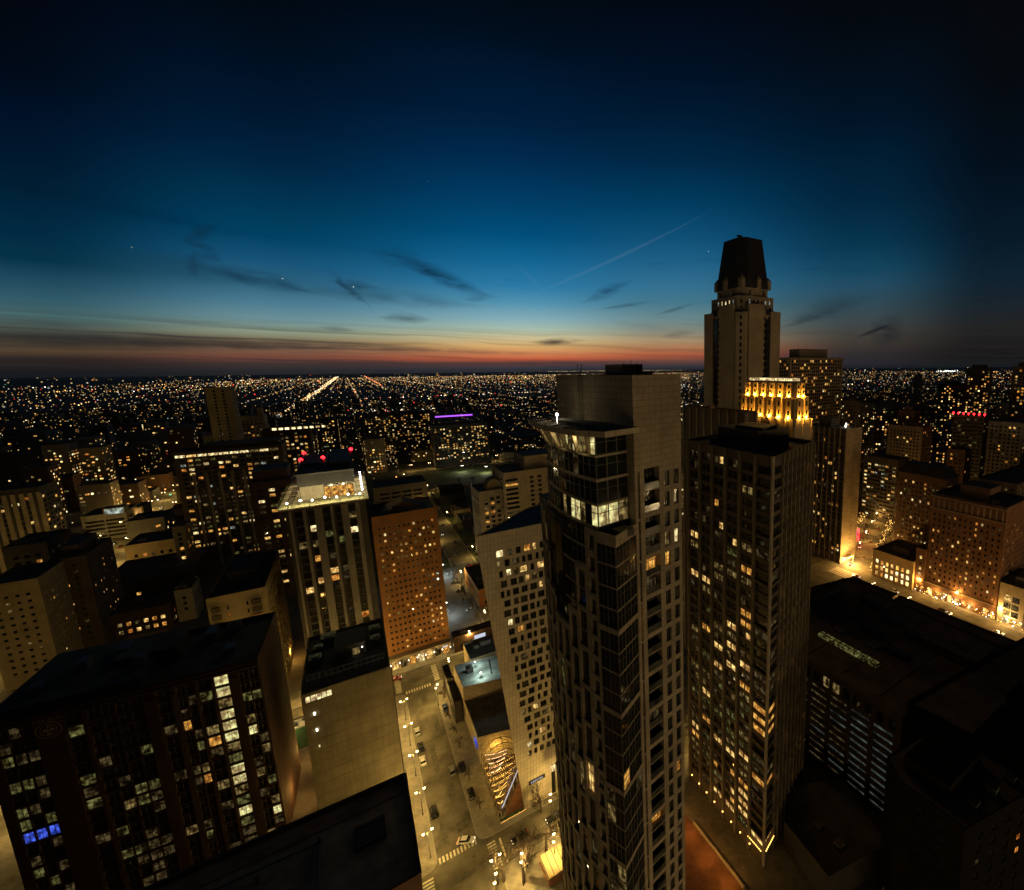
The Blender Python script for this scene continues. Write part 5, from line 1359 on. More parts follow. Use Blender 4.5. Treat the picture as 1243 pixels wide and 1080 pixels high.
t, b = building('glazed_shop', 'bright glass-fronted shop of five lit storeys beside the brick hotel', rect(264, 292, 74, 85.4), 21, 'stone', units=2, spec=dict(bay=3.6, fh=4, ww=3.2, wh=3.1, p=.97, pal='pale', mull=2, base=.4, sill=.5, floorvar=.1), penthouse=(.3, .6, .3, .7, 3))
t, b = building('stone_shop', 'four-storey stone shop with a white lit sign at the right edge of the picture', rect(264, 292, 58, 73.5), 18, 'limestone', units=2, spec=dict(bay=3.6, fh=4, ww=2.4, wh=2.6, p=.5, pal='warm', mull=1, base=.4))
MB().box(263.6, 263.98, 62, 70, 7.2, 9.2).build('shop_sign', 'lit_pale', t, b)
t, b = building('brick_tower', 'dark brick tower with gold windows and a dark sloping cap behind the golden corner building', side(1150, 583, 62, 1090, 1163), 62, 'brown', units=0, par=.4, roofm='mansard', spec=dict(bay=2.6, fh=3.0, ww=1.3, wh=1.5, p=.33, pal='warm', mull=0, base=10, floorvar=.3))
p = ccw(side(1150, 583, 62, 1090, 1163)); q = offset_poly(p, 3)
mb = MB()
for e in range(4): mb.poly([(*p[e], 62.41), (*p[(e + 1) % 4], 62.41), (*q[(e + 1) % 4], 69), (*q[e], 69)])
mb.poly([(*v, 69) for v in q]).build('mansard_roof', 'mansard', t, b)
t, b = building('red_theatre', 'low red neon-fronted building beside the slab at the street bend', [(281, 184), (301, 193), (295, 210), (281, 206)], 11, 'red_brick', units=2, spec=dict(bay=3, fh=4, ww=2., wh=2.4, p=.5, pal='amber', far=True))
MB().box(300.2, 301.6, 190.2, 191.4, 3., 12.6).build('neon_sign', 'lit_red', t, b)
for k in range(4): MB().tube((282 + k * .2, 183.7, 3 + k * 2.2), (300, 191.6, 3 + k * 2.2), .12, .12, 5).build('neon_tube', 'lit_red', t, b)
MB().box(302, 303, 193, 193.6, 6, 8.4).build('neon_sign', 'lit_blue', t, b)
t, b = building('glass_block', 'dark glass office block with banded lights behind the orange end wall', side(1090, 560, 55, 1048, 1104), 55, 'dark', units=3, spec=dict(bay=3.2, fh=3.4, ww=2.8, wh=1.5, p=.35, pal='mixed', mull=0, base=3))
t, b = building('corner_store', 'small two-storey corner shop with bright gold windows by the street trees', side(1068, 610, 14, 1047, 1075), 14, 'brown', units=2, spec=dict(bay=4, fh=4.5, ww=3, wh=2.6, p=.8, pal='pale', far=True, base=1))
t, b = building('beacon_tower', 'dark tower edged with red roof beacons on the right skyline', side(1195, 506, 88, 1157, 1206), 88, 'dark', units=0, spec=dict(bay=3.4, fh=3.3, ww=2.8, wh=1.7, p=.14, pal='dim', mull=0))
p = side(1195, 506, 88, 1157, 1206); cxy = ccw(p)
for k in range(7):
    a, c = cxy[3], cxy[0]; f = k / 6; MB().ball((a[0] + (c[0] - a[0]) * f, a[1] + (c[1] - a[1]) * f, 90), .9).tube((a[0] + (c[0] - a[0]) * f, a[1] + (c[1] - a[1]) * f, 88.5), (a[0] + (c[0] - a[0]) * f, a[1] + (c[1] - a[1]) * f, 89.4), .15, .15, 5).build('beacon', 'red_glow', t, b)
RB = [('stone_apartments', 'grey stone apartment block with a stepped roof behind the mansard-capped brick tower', (1120, 520, 76, 1078, 1132), 'limestone', dict(p=.16, pal='amber')),
      ('stone_apartments', 'tall grey apartment block with warm windows at the far right edge', (1243, 515, 85, 1200, 1300), 'grey', dict(p=.12, pal='amber')),
      ('stone_apartments', 'broad dark flat-topped apartment block above the brick hotel at the right edge', (1235, 590, 62, 1186, 1330), 'dark_brown', dict(p=.1, pal='amber')),
      ('brick_apartments', 'square brick apartment block half hidden by the dark brick tower', (1172, 548, 66, 1150, 1180), 'brown', dict(p=.12, pal='amber')),
      ('office_block', 'squat dark office block with white roof lamps behind the slim slab', (1110, 500, 90, 1090, 1117), 'red_brick', dict(p=.1, pal='warm')),
      ('grey_block', 'grey block with a flat dark roof beside the grid-fronted tower', (1042, 488, 96, 1024, 1046), 'grey', dict(p=.12, pal='warm')),
      ('street_block', 'mid-rise block with bright lower floors beyond the brick hotel roof', (1225, 640, 45, 1208, 1330), 'dark_brown', dict(p=.14, pal='amber'))]
for nm, lb, (xc, yc, z, xl, xr), wm, sp in RB:
    sp = dict(dict(bay=3.2, fh=3.2, ww=1.6, wh=1.6, mull=0, base=6), **sp); q = side(xc, yc, z, xl, xr)
    building(nm, lb, q, z, wm, units=2, spec=sp, penthouse=(.3, .7, .3, .7, 4))

def bear(px, py, D):
    v = ray(px, py); k = D / math.hypot(v.x, v.y); return v.x * k, v.y * k
for nm, lb, xl, xr, D, z, wm, sp in (('slim_tower', 'slim pale tower with a blank side standing alone in the distant right', 1109, 1120, 950, 112, 'tan', dict(p=.02, pal='dim', bay=6)),
        ('amber_tower', 'tall tower full of amber windows on the right horizon, beyond the red beacons', 1172, 1204, 760, 128, 'dark_brown', dict(p=.42, pal='amber', far=True)),
        ('edge_tower', 'tall tower with orange lights cut by the right edge of the picture', 1228, 1262, 620, 130, 'dark_brown', dict(p=.4, pal='amber', far=True)),
        ('dark_tower', 'broad dim tower in front of the amber tower on the right horizon', 1140, 1172, 820, 104, 'dark', dict(p=.25, pal='amber', far=True)),
        ('pale_tower', 'dim pale apartment tower between the slim tower and the slab roof', 1066, 1096, 640, 84, 'grey', dict(p=.3, pal='warm', far=True))):
    a, c = bear(xl, 460, D), bear(xr, 460, D); u = Vector((c[0] - a[0], c[1] - a[1])); n = Vector((-u.y, u.x)).normalized() * 24
    building(nm, lb, [a, c, (c[0] + n.x, c[1] + n.y), (a[0] + n.x, a[1] + n.y)], z, wm, units=1, penthouse=(.3, .7, .3, .7, 5), spec=dict(dict(bay=3.2, fh=3.2, ww=1.8, wh=1.7, mull=0, base=6), **sp))

# ------------------------------------------------------------------ 13. left half, middle distance
def fbox(nm, lb, xc, yc, z, xl, xr, depth, wm, sp, **kw):
    sp = dict(dict(bay=3.2, fh=3.1, ww=1.7, wh=1.6, mull=0, base=5), **sp)
    return building(nm, lb, front(xc, yc, z, xl, xr, depth), z, wm, spec=sp, **kw)
t, b = fbox('wide_tower', 'broad beige tower with many lit windows and a bright strip under its roof', 342, 541, 80, 207, 342, 24, 'dark_brown', dict(p=.42, pal='mixed', bay=3.6, ww=2.4), units=3, penthouse=(.25, .98, .2, .9, 4))
q = front(342, 541, 80, 207, 342, 24); X0_, X1_, Y_ = q[0][0], q[1][0], q[0][1]
for k in range(7):
    x = X0_ + 8 + k * 6.2; MB().box(x - .7, x + .7, Y_ - .6, Y_ - .002, .2, 66).build('rib', 'tan', t, b)
for k in range(10): MB().poly([(X0_ + 1 + k * 5.2, Y_ - .01, 77.3), (X0_ + 5.6 + k * 5.2, Y_ - .01, 77.3), (X0_ + 5.6 + k * 5.2, Y_ - .01, 78.9), (X0_ + 1 + k * 5.2, Y_ - .01, 78.9)]).build('top_window', R.choice(['lit_pale', 'lit_warm', 'lit_dim', 'lit_pale']), t, b)
fbox('brown_tower', 'plain brown tower with a dark rooftop box, just left of the terrace tower', 352, 583, 70, 302, 353, 26, 'brown', dict(p=.33, pal='mixed', bay=5, ww=2.6), units=2, penthouse=(.05, .95, .1, .9, 7))
t, b = fbox('strip_tower', 'dark brick tower with a white lit strip along its roof edge', 375, 521, 84, 316, 376, 26, 'brown', dict(p=.4, pal='warm', bay=3), units=2)
q = front(375, 521, 84, 316, 376, 26)
MB().box(q[0][0] + 6, q[1][0] - 4, q[0][1] + 3, q[0][1] + 9, 84.02, 87).build('penthouse', 'stone', t, b)
for k in range(9): MB().box(q[0][0] + 7 + k * 4.1, q[0][0] + 9.5 + k * 4.1, q[0][1] + 2.6, q[0][1] + 2.95, 84.8, 86.4).build('roof_light', 'far_pale', t, b)
fbox('slim_tower', 'slim tan tower standing above the low roofs of the far left', 280, 471, 118, 248, 280, 24, 'beige', dict(p=.05, pal='warm', bay=6), units=1)
fbox('cream_block', 'squat cream block with a floodlit corner turret behind the broad beige tower', 318, 505, 86, 288, 320, 26, 'stone', dict(p=.12, pal='warm'), units=1, penthouse=(.75, .98, .1, .5, 9))
fbox('tan_tower', 'tan tower with small dark windows at the left edge of the picture', 46, 704, 46, -30, 46, 26, 'beige', dict(p=.12, pal='dim', ww=1.1, wh=1.1, bay=2.8), units=2)
fbox('brown_block', 'dark brown block with scattered yellow windows beside the left avenue', 104, 676, 47, 57, 104, 30, 'dark_brown', dict(p=.2, pal='warm', ww=1.2, wh=1.2), units=2, penthouse=(.1, .7, .2, .9, 5))
fbox('grey_block', 'grey block with a flat roof stepping up behind the tan tower at the left edge', 56, 660, 52, 0, 57, 24, 'dark', dict(p=.1, pal='warm'), units=2)
t, b = fbox('columned_block', 'dark block with tall tan columns at the far left edge', 46, 593, 62, -20, 46, 24, 'dark', dict(p=.22, pal='amber', bay=5, ww=3), units=2)
q = front(46, 593, 62, -20, 46, 24)
for k in range(7):
    x = q[0][0] + (q[1][0] - q[0][0]) * k / 6; MB().box(x - .9, x + .9, q[0][1] - 1, q[0][1] - .002, .2, 60).build('column', 'tan', t, b)
# lit white parking deck on the avenue
q = front(153, 622, 20, 96, 153, 30); t, b = building('parking_deck', 'open concrete parking deck with a glaring white lit top storey beside the left avenue', q, 20, 'grey', spec=dict(bay=11, fh=3.1, ww=10.2, wh=1.8, p=.1, pal='dim', mull=3, base=1, depth=1.), units=1)
MB().poly([(q[0][0] + 13, q[0][1] - .02, 20.2), (q[1][0] - 1, q[0][1] - .02, 20.2), (q[1][0] - 1, q[0][1] - .02, 24.6), (q[0][0] + 13, q[0][1] - .02, 24.6)]).build('lit_sign', 'far_cool', t, b)
MB().box(q[0][0] + 12, q[1][0] - .5, q[0][1], q[0][1] + 9, 20.95, 25.4).build('roof_shed', 'grey', t, b)
q = front(173, 616, 24, 161, 173, 20); t, b = building('yellow_block', 'small block with a yellow lit wall beside the white-lit parking deck', q, 24, 'gold', spec=dict(p=.1), units=1)
MB().poly([(q[0][0] + 1, q[0][1] - .3, 16), (q[1][0] - 1, q[0][1] - .3, 16), (q[1][0] - 1, q[0][1] - .3, 23.5), (q[0][0] + 1, q[0][1] - .3, 23.5)]).build('lit_window', 'far_warm', t, b)
fbox('mansion_block', 'low four-storey stone block with a dark roof on the corner of the left avenue', 226, 653, 18, 148, 226, 30, 'gold', dict(p=.25, pal='amber', bay=4, fh=4, ww=1.7, wh=2.2, base=.8), units=3)
fbox('brick_lowrise', 'low brown brick block with two rows of amber windows behind the brown hall roof', 205, 735, 12, 128, 206, 22, 'brown', dict(p=.8, pal='amber', bay=3, fh=4, ww=1.6, wh=2, base=.8), units=3)
fbox('dark_roofed_block', 'low black-roofed block in front of the corner mansion block', 200, 700, 14, 112, 232, 46, 'dark', dict(p=.05), units=4)
fbox('white_house', 'narrow pale house front beside the cream balcony block', 233, 715, 17, 210, 233, 16, 'stone', dict(p=.1, bay=3, ww=1.3, wh=1.6), units=1)
t, b = fbox('white_tower', 'narrow white gridded tower beside the broad beige tower', 222, 640, 36, 208, 224, 14, 'stone', dict(p=.3, pal='amber', bay=3, ww=1.8, wh=1.8), units=1)
# centre
fbox('apartment_block', 'long apartment block with dozens of gold windows in the centre distance', 525, 500, 66, 440, 522, 26, 'dark', dict(p=.36, pal='warm', ww=2., wh=1.7, bay=3.4), units=3)
fbox('apartment_block', 'second gold-windowed apartment block with a lit roof deck right of the long one', 592, 513, 58, 524, 592, 26, 'dark', dict(p=.42, pal='warm', ww=2.2, wh=1.8, bay=3.6), units=2, penthouse=(.2, .7, .1, .6, 4))
t, b = fbox('flat_block', 'low dark block with a long pale upper storey below the gold-windowed apartments', 520, 585, 25, 452, 518, 36, 'stone', dict(p=.08, bay=9, ww=7.4, wh=1.7, fh=4), units=5)
x0_, y0_ = at(611, 574, 66)
t, b = building('balcony_tower', 'cream apartment tower with stacked balconies behind the leaning stone hotel', front(640, 572, 66, 611, 690, 30), 66, 'stone', units=2, penthouse=(.35, .95, .2, .9, 9), spec=dict(fh=3.1, wh=1.6, p=.1, pal='warm', mull=0, cols=lambda L: [(L * .02, L * .2), (L * .38, L * .44), (L * .5, L * .56), (L * .66, L * .85)], depth=.6))
t, b = building('round_roofed_block', 'cream block with a round-headed roof gable beside the cream balcony tower', front(600, 596, 54, 581, 612, 24), 54, 'stone', units=1, spec=dict(fh=3.1, wh=1.8, p=.22, pal='warm', mull=0, bay=3.8, ww=2.4, depth=.6))
q = front(600, 596, 54, 581, 612, 24); cxx = q[1][0] - 5.5; mb = MB(); pr = [(cxx + 4.6 * math.cos(math.pi * k / 10), 54.1 + 7.5 * math.sin(math.pi * k / 10)) for k in range(11)]
mb.poly([(x, q[0][1] + 4, z) for x, z in pr][::-1]); mb.poly([(x, q[0][1] + 12, z) for x, z in pr])
for k in range(10): mb.poly([(pr[k][0], q[0][1] + 4, pr[k][1]), (pr[k][0], q[0][1] + 12, pr[k][1]), (pr[k + 1][0], q[0][1] + 12, pr[k + 1][1]), (pr[k + 1][0], q[0][1] + 4, pr[k + 1][1])][::-1])
mb.build('round_gable', 'beige', t, b)
t, b = building('street_house', 'small orange-lit brick building in the gap behind the leaning hotel', [(48.5, 262), (60, 262), (60, 300), (48.5, 300)], 10, 'orange_brick', units=2, spec=dict(bay=4, fh=4, ww=2, wh=2, p=.4, pal='amber', base=.6))
t, b = building('brick_shop', 'low brown shop with a white lit sign between the orange slab and the green roof', [(29, 224.5), (47, 224.5), (47, 230.6), (29, 230.6)], 7, 'brown', units=1, spec=dict(bay=5, fh=5, ww=2.6, wh=2.4, p=.3, pal='pale', base=.5))
MB().box(38, 43, 224.2, 224.48, 3.6, 5.8).build('shop_sign', 'letter_white', t, b)
t, b = building('beige_lowrise', 'plain beige low building on the corner across from the orange slab', [(30, 190.5), (41.5, 190.5), (41.5, 205), (30, 205)], 14, 'beige', units=3, spec=dict(bay=4, fh=4, ww=1.8, wh=2, p=.4, pal='amber', base=1))
t, b = building('shop_row', 'narrow dark shop strip with bright signs along the kerb before the green roof', rect(20.8, 23.3, 176, 203), 8, 'dark', units=1, spec=dict(bay=4.5, fh=4, ww=2.6, wh=2.6, p=.7, pal='amber', base=.4, far=True))
# alley at the foot of the windowless wall
t, b = building('podium', 'low dark podium roof with a small lit lawn beside the panelled wall', rect(-34, -19.2, 150.2, 204), 7, 'dark_brown', units=0, par=.5, spec=dict(blank=True))
extra(t, b, 'lawn', MB().box(-32.5, -21, 186, 197.5, 7.02, 7.2), 'lawn')
extra(t, b, 'lawn_edge', MB().box(-33, -32.55, 185.6, 198, 7.02, 7.5).box(-32.54, -21, 197.55, 198, 7.02, 7.5), 'stone')
extra(t, b, 'deck_paving', MB().box(-32.5, -21, 198.2, 203.5, 7.02, 7.12), 'stone')
for k in range(5): extra(t, b, 'deck_furniture', MB().box(-32 + k * 2.2, -30.8 + k * 2.2, 199.5 + (k % 2) * 2, 200.6 + (k % 2) * 2, 7.12, 7.7), 'dark')
for x, y in ((-24.5, 201.2), (-27.5, 197.2), (-28.6, 190), (-31, 202)):
    extra(t, b, 'deck_lamp', MB().tube((x, y, 7.2), (x, y, 9.6), .06, .06, 5, 1).ball((x, y, 9.85), .3, 0), ['white_glow', 'steel']); DECK.append((x, y, 9.2))
# ------------------------------------------------------------------ lamps
def light(name, loc, watts, col, r=.25, parent=None):
    l = bpy.data.lights.new(name, 'POINT'); l.energy = watts; l.color = col; l.shadow_soft_size = r
    o = bpy.data.objects.new(name, l); C.objects.link(o); o.location = loc
    if parent is not None: o.parent = parent
    return o


LIGHT_CACHE = {}
def lamp_light(parent, loc, watts, col, r=.12):
    k = (round(watts), col, r)
    if k not in LIGHT_CACHE:
        l = bpy.data.lights.new('lamp_light', 'POINT'); l.energy = watts; l.color = col; l.shadow_soft_size = r; LIGHT_CACHE[k] = l
    o = bpy.data.objects.new('lamp_light', LIGHT_CACHE[k]); C.objects.link(o); o.location = loc; o.parent = parent; return o


LAMP_POLE = MB().tube((0, 0, 0), (0, 0, .9), .2, .16, 8).tube((0, 0, .9), (0, 0, 8.3), .1, .06, 8).mesh('pole', ['dark_steel'])
LAMP_ARM = MB().tube((-1.1, 0, 8.2), (1.1, 0, 8.2), .045, .045, 6).tube((0, 0, 7.6), (-.8, 0, 8.2), .03, .03, 5).tube((0, 0, 7.6), (.8, 0, 8.2), .03, .03, 5).mesh('arm', ['dark_steel'])
LAMP_HEAD = {k: MB().ball((0, 0, 0), .32, 0, 8, 6).tube((0, 0, .3), (0, 0, .5), .22, .08, 8, 1).mesh('lamp_head', [k, 'dark_steel']) for k in ('lamp_glow', 'white_glow')}
NL = 0
LN = {}
def street_lamp(x, y, label, group, rz=0., watts=None, col=LAMP_COL, glow='lamp_glow', z=.145):
    global NL
    if label == L2_: label = 'double-headed lamp by the ' + ('cross street left of the panelled wall' if x < 0 and y < 300 else 'far street beyond the sports field' if y > 690 else 'tree-lined side street' if y > 226 else 'cross street before the orange slab' if x < 40 else 'cross street behind the bowed tower')
    t = thing('street_lamp', label, 'street lamp', (x, y, z), rz, group)
    mesh_obj('pole', LAMP_POLE, t); mesh_obj('arm', LAMP_ARM, t)
    for s in (-1, 1): mesh_obj('lamp_head', LAMP_HEAD[glow], t, (s * 1.1, 0, 8.55))
    w = LAMP_W if watts is None else watts
    if w: lamp_light(t, (0, 0, 7.55), w, col)
    NL += 1
    return t


L1_ = 'double-headed street lamp on the left kerb of the main street'
L2_ = 'double-headed street lamp along a cross street in the middle of the city'
L3_ = 'orange street lamp along the shopping street at the right'
L4_ = 'street lamp lining the long avenue at the left'
G1, G2, G3, G4 = 'lamps on the main street', 'lamps on the cross streets', 'lamps on the shopping street', 'lamps along the left avenue'
for px, py in ((488.9, 850.4), (494.9, 880), (501.1, 914.9), (508.2, 960.4), (517.9, 1010)):
    x, y = at(px, py, 8.6); street_lamp(5.6, y, L1_, G1, .2)
for px, py, lb in ((530, 833, 'street lamp at the far right corner of the main street'), (601, 1066, 'street lamp at the park corner, bottom centre'), (633, 1041, 'street lamp in the bare trees beside the two dark cars'), (672, 1017, 'street lamp by the park railing nearest the bowed tower'), (668, 968, 'street lamp in front of the leaning hotel entrance')):
    x, y = at(px, py, 8.6); street_lamp(x, y, lb, G1, 1.2)
ORG = (1., .5, .11)
for k in range(34): street_lamp(-330 + k * 24, -165 + (k % 2) * 22, 'unseen lamp added behind the camera to light the tower facades', 'lamps added behind the camera to light the facades', 0, 15000 if k < 13 else 80000, (1., .70, .34))  # added out of view, at raised power, to light the tower facades
for k in range(14):
    y = 104 - k * 14
    if y < 112: street_lamp(5., y, 'unseen street lamp added below the camera to brighten the facades', G1, .2, 2500); street_lamp(18.8, y + 5, 'unseen street lamp added below the camera to brighten the facades', G1, .2, 2500)  # out-of-view rows added under the lens for light on the facades
for k in range(7):
    street_lamp(-12 - k * 19, 208.0, L2_, G2); street_lamp(-4 - k * 19, 223.6, L2_, G2)
for k in range(5): street_lamp(66 + k * 36, 208 - 1.4, L2_, G2)
for x, y in ((24, 206.4), (36, 224.0), (46.6, 240), (61.6, 262), (46.4, 300), (61.6, 340), (46.4, 390), (61.6, 440), (46.4, 500), (61.6, 560), (46.4, 640)): street_lamp(x, y, L2_, G2, 1.5)
for k in range(7): street_lamp(88 + k * 0, 112.5 + k * 0, L2_, G2) if k == 0 else None
for k in range(9):
    y = -30 + k * 21
    if y < 158: street_lamp(236.6 - .9, y, L3_, G3, 0, 11000, ORG); street_lamp(262.9, y + 9, L3_, G3, 0, 11000, ORG)
for k in range(7):
    x = 286 + k * 24; y = 166 + k * 10.4
    street_lamp(x, y + 11.5 + 2, L3_, G3, .4, 16000, ORG); street_lamp(x + 8, y - 10, L3_, G3, .4, 16000, ORG)
for k in range(12):
    y = 300 + k * 40
    street_lamp(-168, y, L4_, G4, 0, 16000); street_lamp(-147.5, y + 20, L4_, G4, 0, 16000)
for px, py in ((561, 565), (590, 566)):
    x, y = at(px, py, 8.6); street_lamp(x, y, 'tall white lamp beside the floodlit sports field', 'lamps at the sports field', 0, 22000, (1, .93, .62), 'white_glow', .03)
for k in range(6): street_lamp(60 + k * 22, 700, L2_, G2, 0, 9000, LAMP_COL)
for x, y in ((31, 262), (38, 318)): street_lamp(x, y, 'white lamp standing in the small car park', 'lamps in the car park', 0, 9000, (.82, 1, .95), 'white_glow', .15)

for p in FLOODS: light('floodlight_beam', p, 2800, (1., .45, .05), .2)
light('crown_lamp', FLOODS2[0], 2500, (1., .7, .25), 1.)
light('canopy_lamp', LEFTLAMP[0], 110, (1., .8, .45), .2)
for k in (1, 3, 5): light('canopy_glow', ((bow[k][0] * 1.0) - 1.0, bow[k][1] - .5, GT + 2.2), 110, (1., .78, .36), .3)
for p in DECK: light('deck_light', p, 500, (1., .74, .3), .2)
for k in range(6): light('terrace_light', (TX0 + 1.5 + k * 4.4, TY0 - .6, 82.6), 1300, (1., .85, .45), .3)
for k in range(4): light('terrace_light', (TX1 - 1.2, TY0 + 8 + k * 11, 83), 700, (1., .85, .45), .3); light('terrace_light', (TX0 + 1, TY0 + 8 + k * 11, 83), 450, (1., .8, .4), .3)
for f in (.12, .3, .5, .75): 
    p = sec(int(f * 10), 4); light('restaurant_light', (p[0], p[1], p[2] * .62), 1500 * (1 - f * .6), (1., .55, .11), .5)
light('roof_light', (31, 176.3, 17.6), 1500, (.86, 1, .86), .2); light('roof_light', (30.6, 184.5, 17.8), 900, (.86, 1, .9), .2)
light('canopy_light', (266, 172.4, 3.9), 20000, (1., .58, .16), .5); light('canopy_light', (262, 168, 6.2), 26000, (1., .5, .1), .5)
for k in range(4): light('niche_light', (40.2 + k * 1.9, 123.9, 9.4), 60, (1., .78, .4), .2)
for k in range(7): light('arcade_light', (5.2 + k * 3.43, 226.6, 4.3), 330, (1., .68, .2), .2)
for k in range(4): light('plaza_light', (67, 74 + k * 8, 3.4), 420, (1., .45, .08), .2)
light('hotel_shop_light', (262.5, 98, 4), 2600, (1, .55, .13), .4); light('hotel_shop_light', (262.3, 116, 4), 2200, (1, .55, .13), .4); light('hotel_shop_light', (262, 80, 5), 3500, (1, .62, .2), .4)
light('neon_light', (301.5, 189, 7), 2200, (1., .06, .04), .5)
light('alley_light', (-33, 262, 6), 1800, (1., .5, .1), .2); light('alley_light', (-22.3, 215, 7), 2500, (1., .5, .1), .2)
for x, y in ((-22, 178), (-22, 160)): light('alley_light', (x, y, 13), 1600, (1., .52, .12), .2)

# ------------------------------------------------------------------ cars
CARS = {}
def car_mesh(paint, tall):
    h = .32 if tall else 0.
    b = MB(); prof = [(-2.3, .35), (-2.32, .75), (-2.15, .95 + h * .6), (1.25, .98 + h * .6), (2.2, .85 + h * .3), (2.32, .6), (2.3, .35)]
    L = [(x, -.88, z) for x, z in prof]; Rr = [(x, .88, z) for x, z in prof]; n = len(prof)
    b.poly(L[::-1]); b.poly(Rr)
    for i in range(n): j = (i + 1) % n; b.poly([L[i], L[j], Rr[j], Rr[i]])
    g = MB(); z0, z1 = .96 + h * .6, 1.45 + h * 1.2
    lo = [(-2.05 if tall else -1.75, -.82), (1.2, -.82), (1.2, .82), (-2.05 if tall else -1.75, .82)]; hi = [(-1.9 if tall else -1.2, -.66), (.45, -.66), (.45, .66), (-1.9 if tall else -1.2, .66)]
    for i in range(4): j = (i + 1) % 4; g.poly([(*lo[i], z0), (*lo[j], z0), (*hi[j], z1), (*hi[i], z1)])
    rf = MB().prism(hi, z1, z1 + .05)
    return b.mesh('body', [paint]), g.mesh('cabin_glass', ['dark_glass']), rf.mesh('car_roof', [paint])
WHEEL = MB().tube((0, -.11, 0), (0, .11, 0), .33, .33, 12).tube((0, -.115, 0), (0, .115, 0), .18, .18, 8, 1).mesh('wheel', ['rubber', 'steel'])
HEADL = MB().box(-.04, .05, -.2, .2, -.08, .08).mesh('headlight', ['head_glow']); TAILL = MB().box(-.05, .04, -.17, .17, -.08, .08).mesh('tail_light', ['tail_glow'])
HEADO = MB().box(-.04, .05, -.2, .2, -.08, .08).mesh('headlight', ['steel'])
for k_, c_ in (('white', (.6, .58, .55)), ('black', (.012, .012, .013)), ('grey', (.2, .2, .2)), ('red', (.3, .02, .02)), ('silver', (.4, .4, .4)), ('blue', (.03, .05, .12))): M['paint_' + k_] = surf('car_paint_' + k_, c_, .25, .06, .6, spec=.6, streak=False)
def car(x, y, rz, label, paint='black', tall=False, on=True, group='cars in the street', z=.012):
    k = (paint, tall)
    if k not in CARS: CARS[k] = car_mesh('paint_' + paint, tall)
    t = thing('car', label, 'car', (x, y, z), rz, group)
    for me, nm in zip(CARS[k], ('body', 'cabin_glass', 'car_roof')): mesh_obj(nm, me, t)
    for sx in (-1.4, 1.42):
        for sy in (-.82, .82): mesh_obj('wheel', WHEEL, t, (sx, sy, .33))
    for sy in (-.6, .6):
        mesh_obj('headlight', HEADL if on else HEADO, t, (2.27, sy, .68)); mesh_obj('tail_light', TAILL if on else HEADO, t, (-2.29, sy, .72))
    return t
PI = math.pi
car(14.4, 125.9, -.55, 'white saloon car turning over the crosswalk at the bottom', 'white')
car(27.2, 117.6, PI + .05, 'black estate car with red tail lights nearest the crosswalk', 'black', True)
car(37.2, 117.9, PI + .05, 'second black car further right with glowing tail light', 'black')
car(8.3, 179.6, PI / 2, 'pale parked car by the left kerb, farther of two', 'silver', False, False); car(8.2, 163.8, PI / 2, 'pale parked car by the left kerb, nearer of two', 'white', False, False)
car(8.3, 171, PI / 2, 'dark parked car between the two pale ones', 'black', False, False); car(8.2, 141, PI / 2, 'dark car parked by itself at the left kerb', 'black', False, False)
car(15.6, 153.4, PI / 2, 'grey car double-parked by the right kerb', 'grey', False, False); car(18.6, 153.0, PI / 2, 'dark car tucked against the right kerb beside the grey one', 'black', True, False, z=.15)
car(18.9, 140.5, PI / 2, 'dark car on the right forecourt near the glass restaurant', 'black', True, False, z=.15)
car(18.9, 187, PI / 2, 'dark car parked on the forecourt below the green roof', 'blue', False, False, z=.15)
car(4.4, 219, 0, 'red-lit car waiting at the far crossing', 'red')
car(44, 116, .0, 'pale car half hidden beside the bowed tower', 'white')
for k in range(9): car(8.2 if k % 2 else 15.9, 100 - k * 13, PI / 2, 'parked car on the main street below the camera', R.choice(['black', 'grey', 'silver']), False, False, 'cars below the camera') if k < 2 else None
SEEN = {}
def clab(paint, what):
    k = (paint, what); SEEN[k] = SEEN.get(k, 0) + 1
    return '%s car %s%s' % (paint, what, '' if SEEN[k] == 1 else (', another of them' if SEEN[k] == 2 else ', one of several'))
for k in range(12):
    y = 60 + k * 9 + R.uniform(-2, 2); ln = k % 3
    pc = R.choice(['black', 'grey', 'red', 'silver']); car(241 + ln * 5.5, y, PI / 2 if ln < 1 else -PI / 2, clab(pc, 'with lights on before the brick hotel'), pc, k % 4 == 0, True, 'cars in the shopping street')
for k in range(13):
    f = k / 12; x = 250 + f * 190; y = 163 + f * 82 + (3 if k % 2 else -3)
    pc = R.choice(['black', 'grey', 'silver', 'red']); car(x, y, .41 + (PI if k % 2 else 0), clab(pc, 'with lights on in the street bend by the trees'), pc, k % 3 == 0, True, 'cars in the shopping street')
for k in range(14): car(-154.5 if k % 2 else -161.5, 430 + k * 19 + R.uniform(-5, 5), PI / 2 if k % 2 else -PI / 2, *(lambda pc: (clab(pc, 'with lights on in the left avenue'), pc))(R.choice(['black', 'grey', 'silver'])), False, True, 'cars in the left avenue')
for k in range(8): car(56.5 if k % 2 else 51.5, 250 + k * 26, PI / 2 if k % 2 else -PI / 2, 'car in the tree-lined side street behind the orange slab', R.choice(['black', 'grey', 'silver']), False, k % 3 == 0, 'cars in the side street')
for k in range(9): car(31.5 if k % 2 else 43.5, 262 + k * 7.2, 0 if k % 2 else PI, 'car parked in the small lit car park', R.choice(['black', 'grey', 'silver', 'white']), False, False, 'cars in the car park', .155)
for k in range(14): car(70 + k * 9, 571 + R.uniform(-1, 1) + (k % 2) * 122, 0, *(lambda pc: (clab(pc, 'in the street beside the sports field'), pc))(R.choice(['black', 'grey', 'silver'])), False, True, 'cars by the sports field')

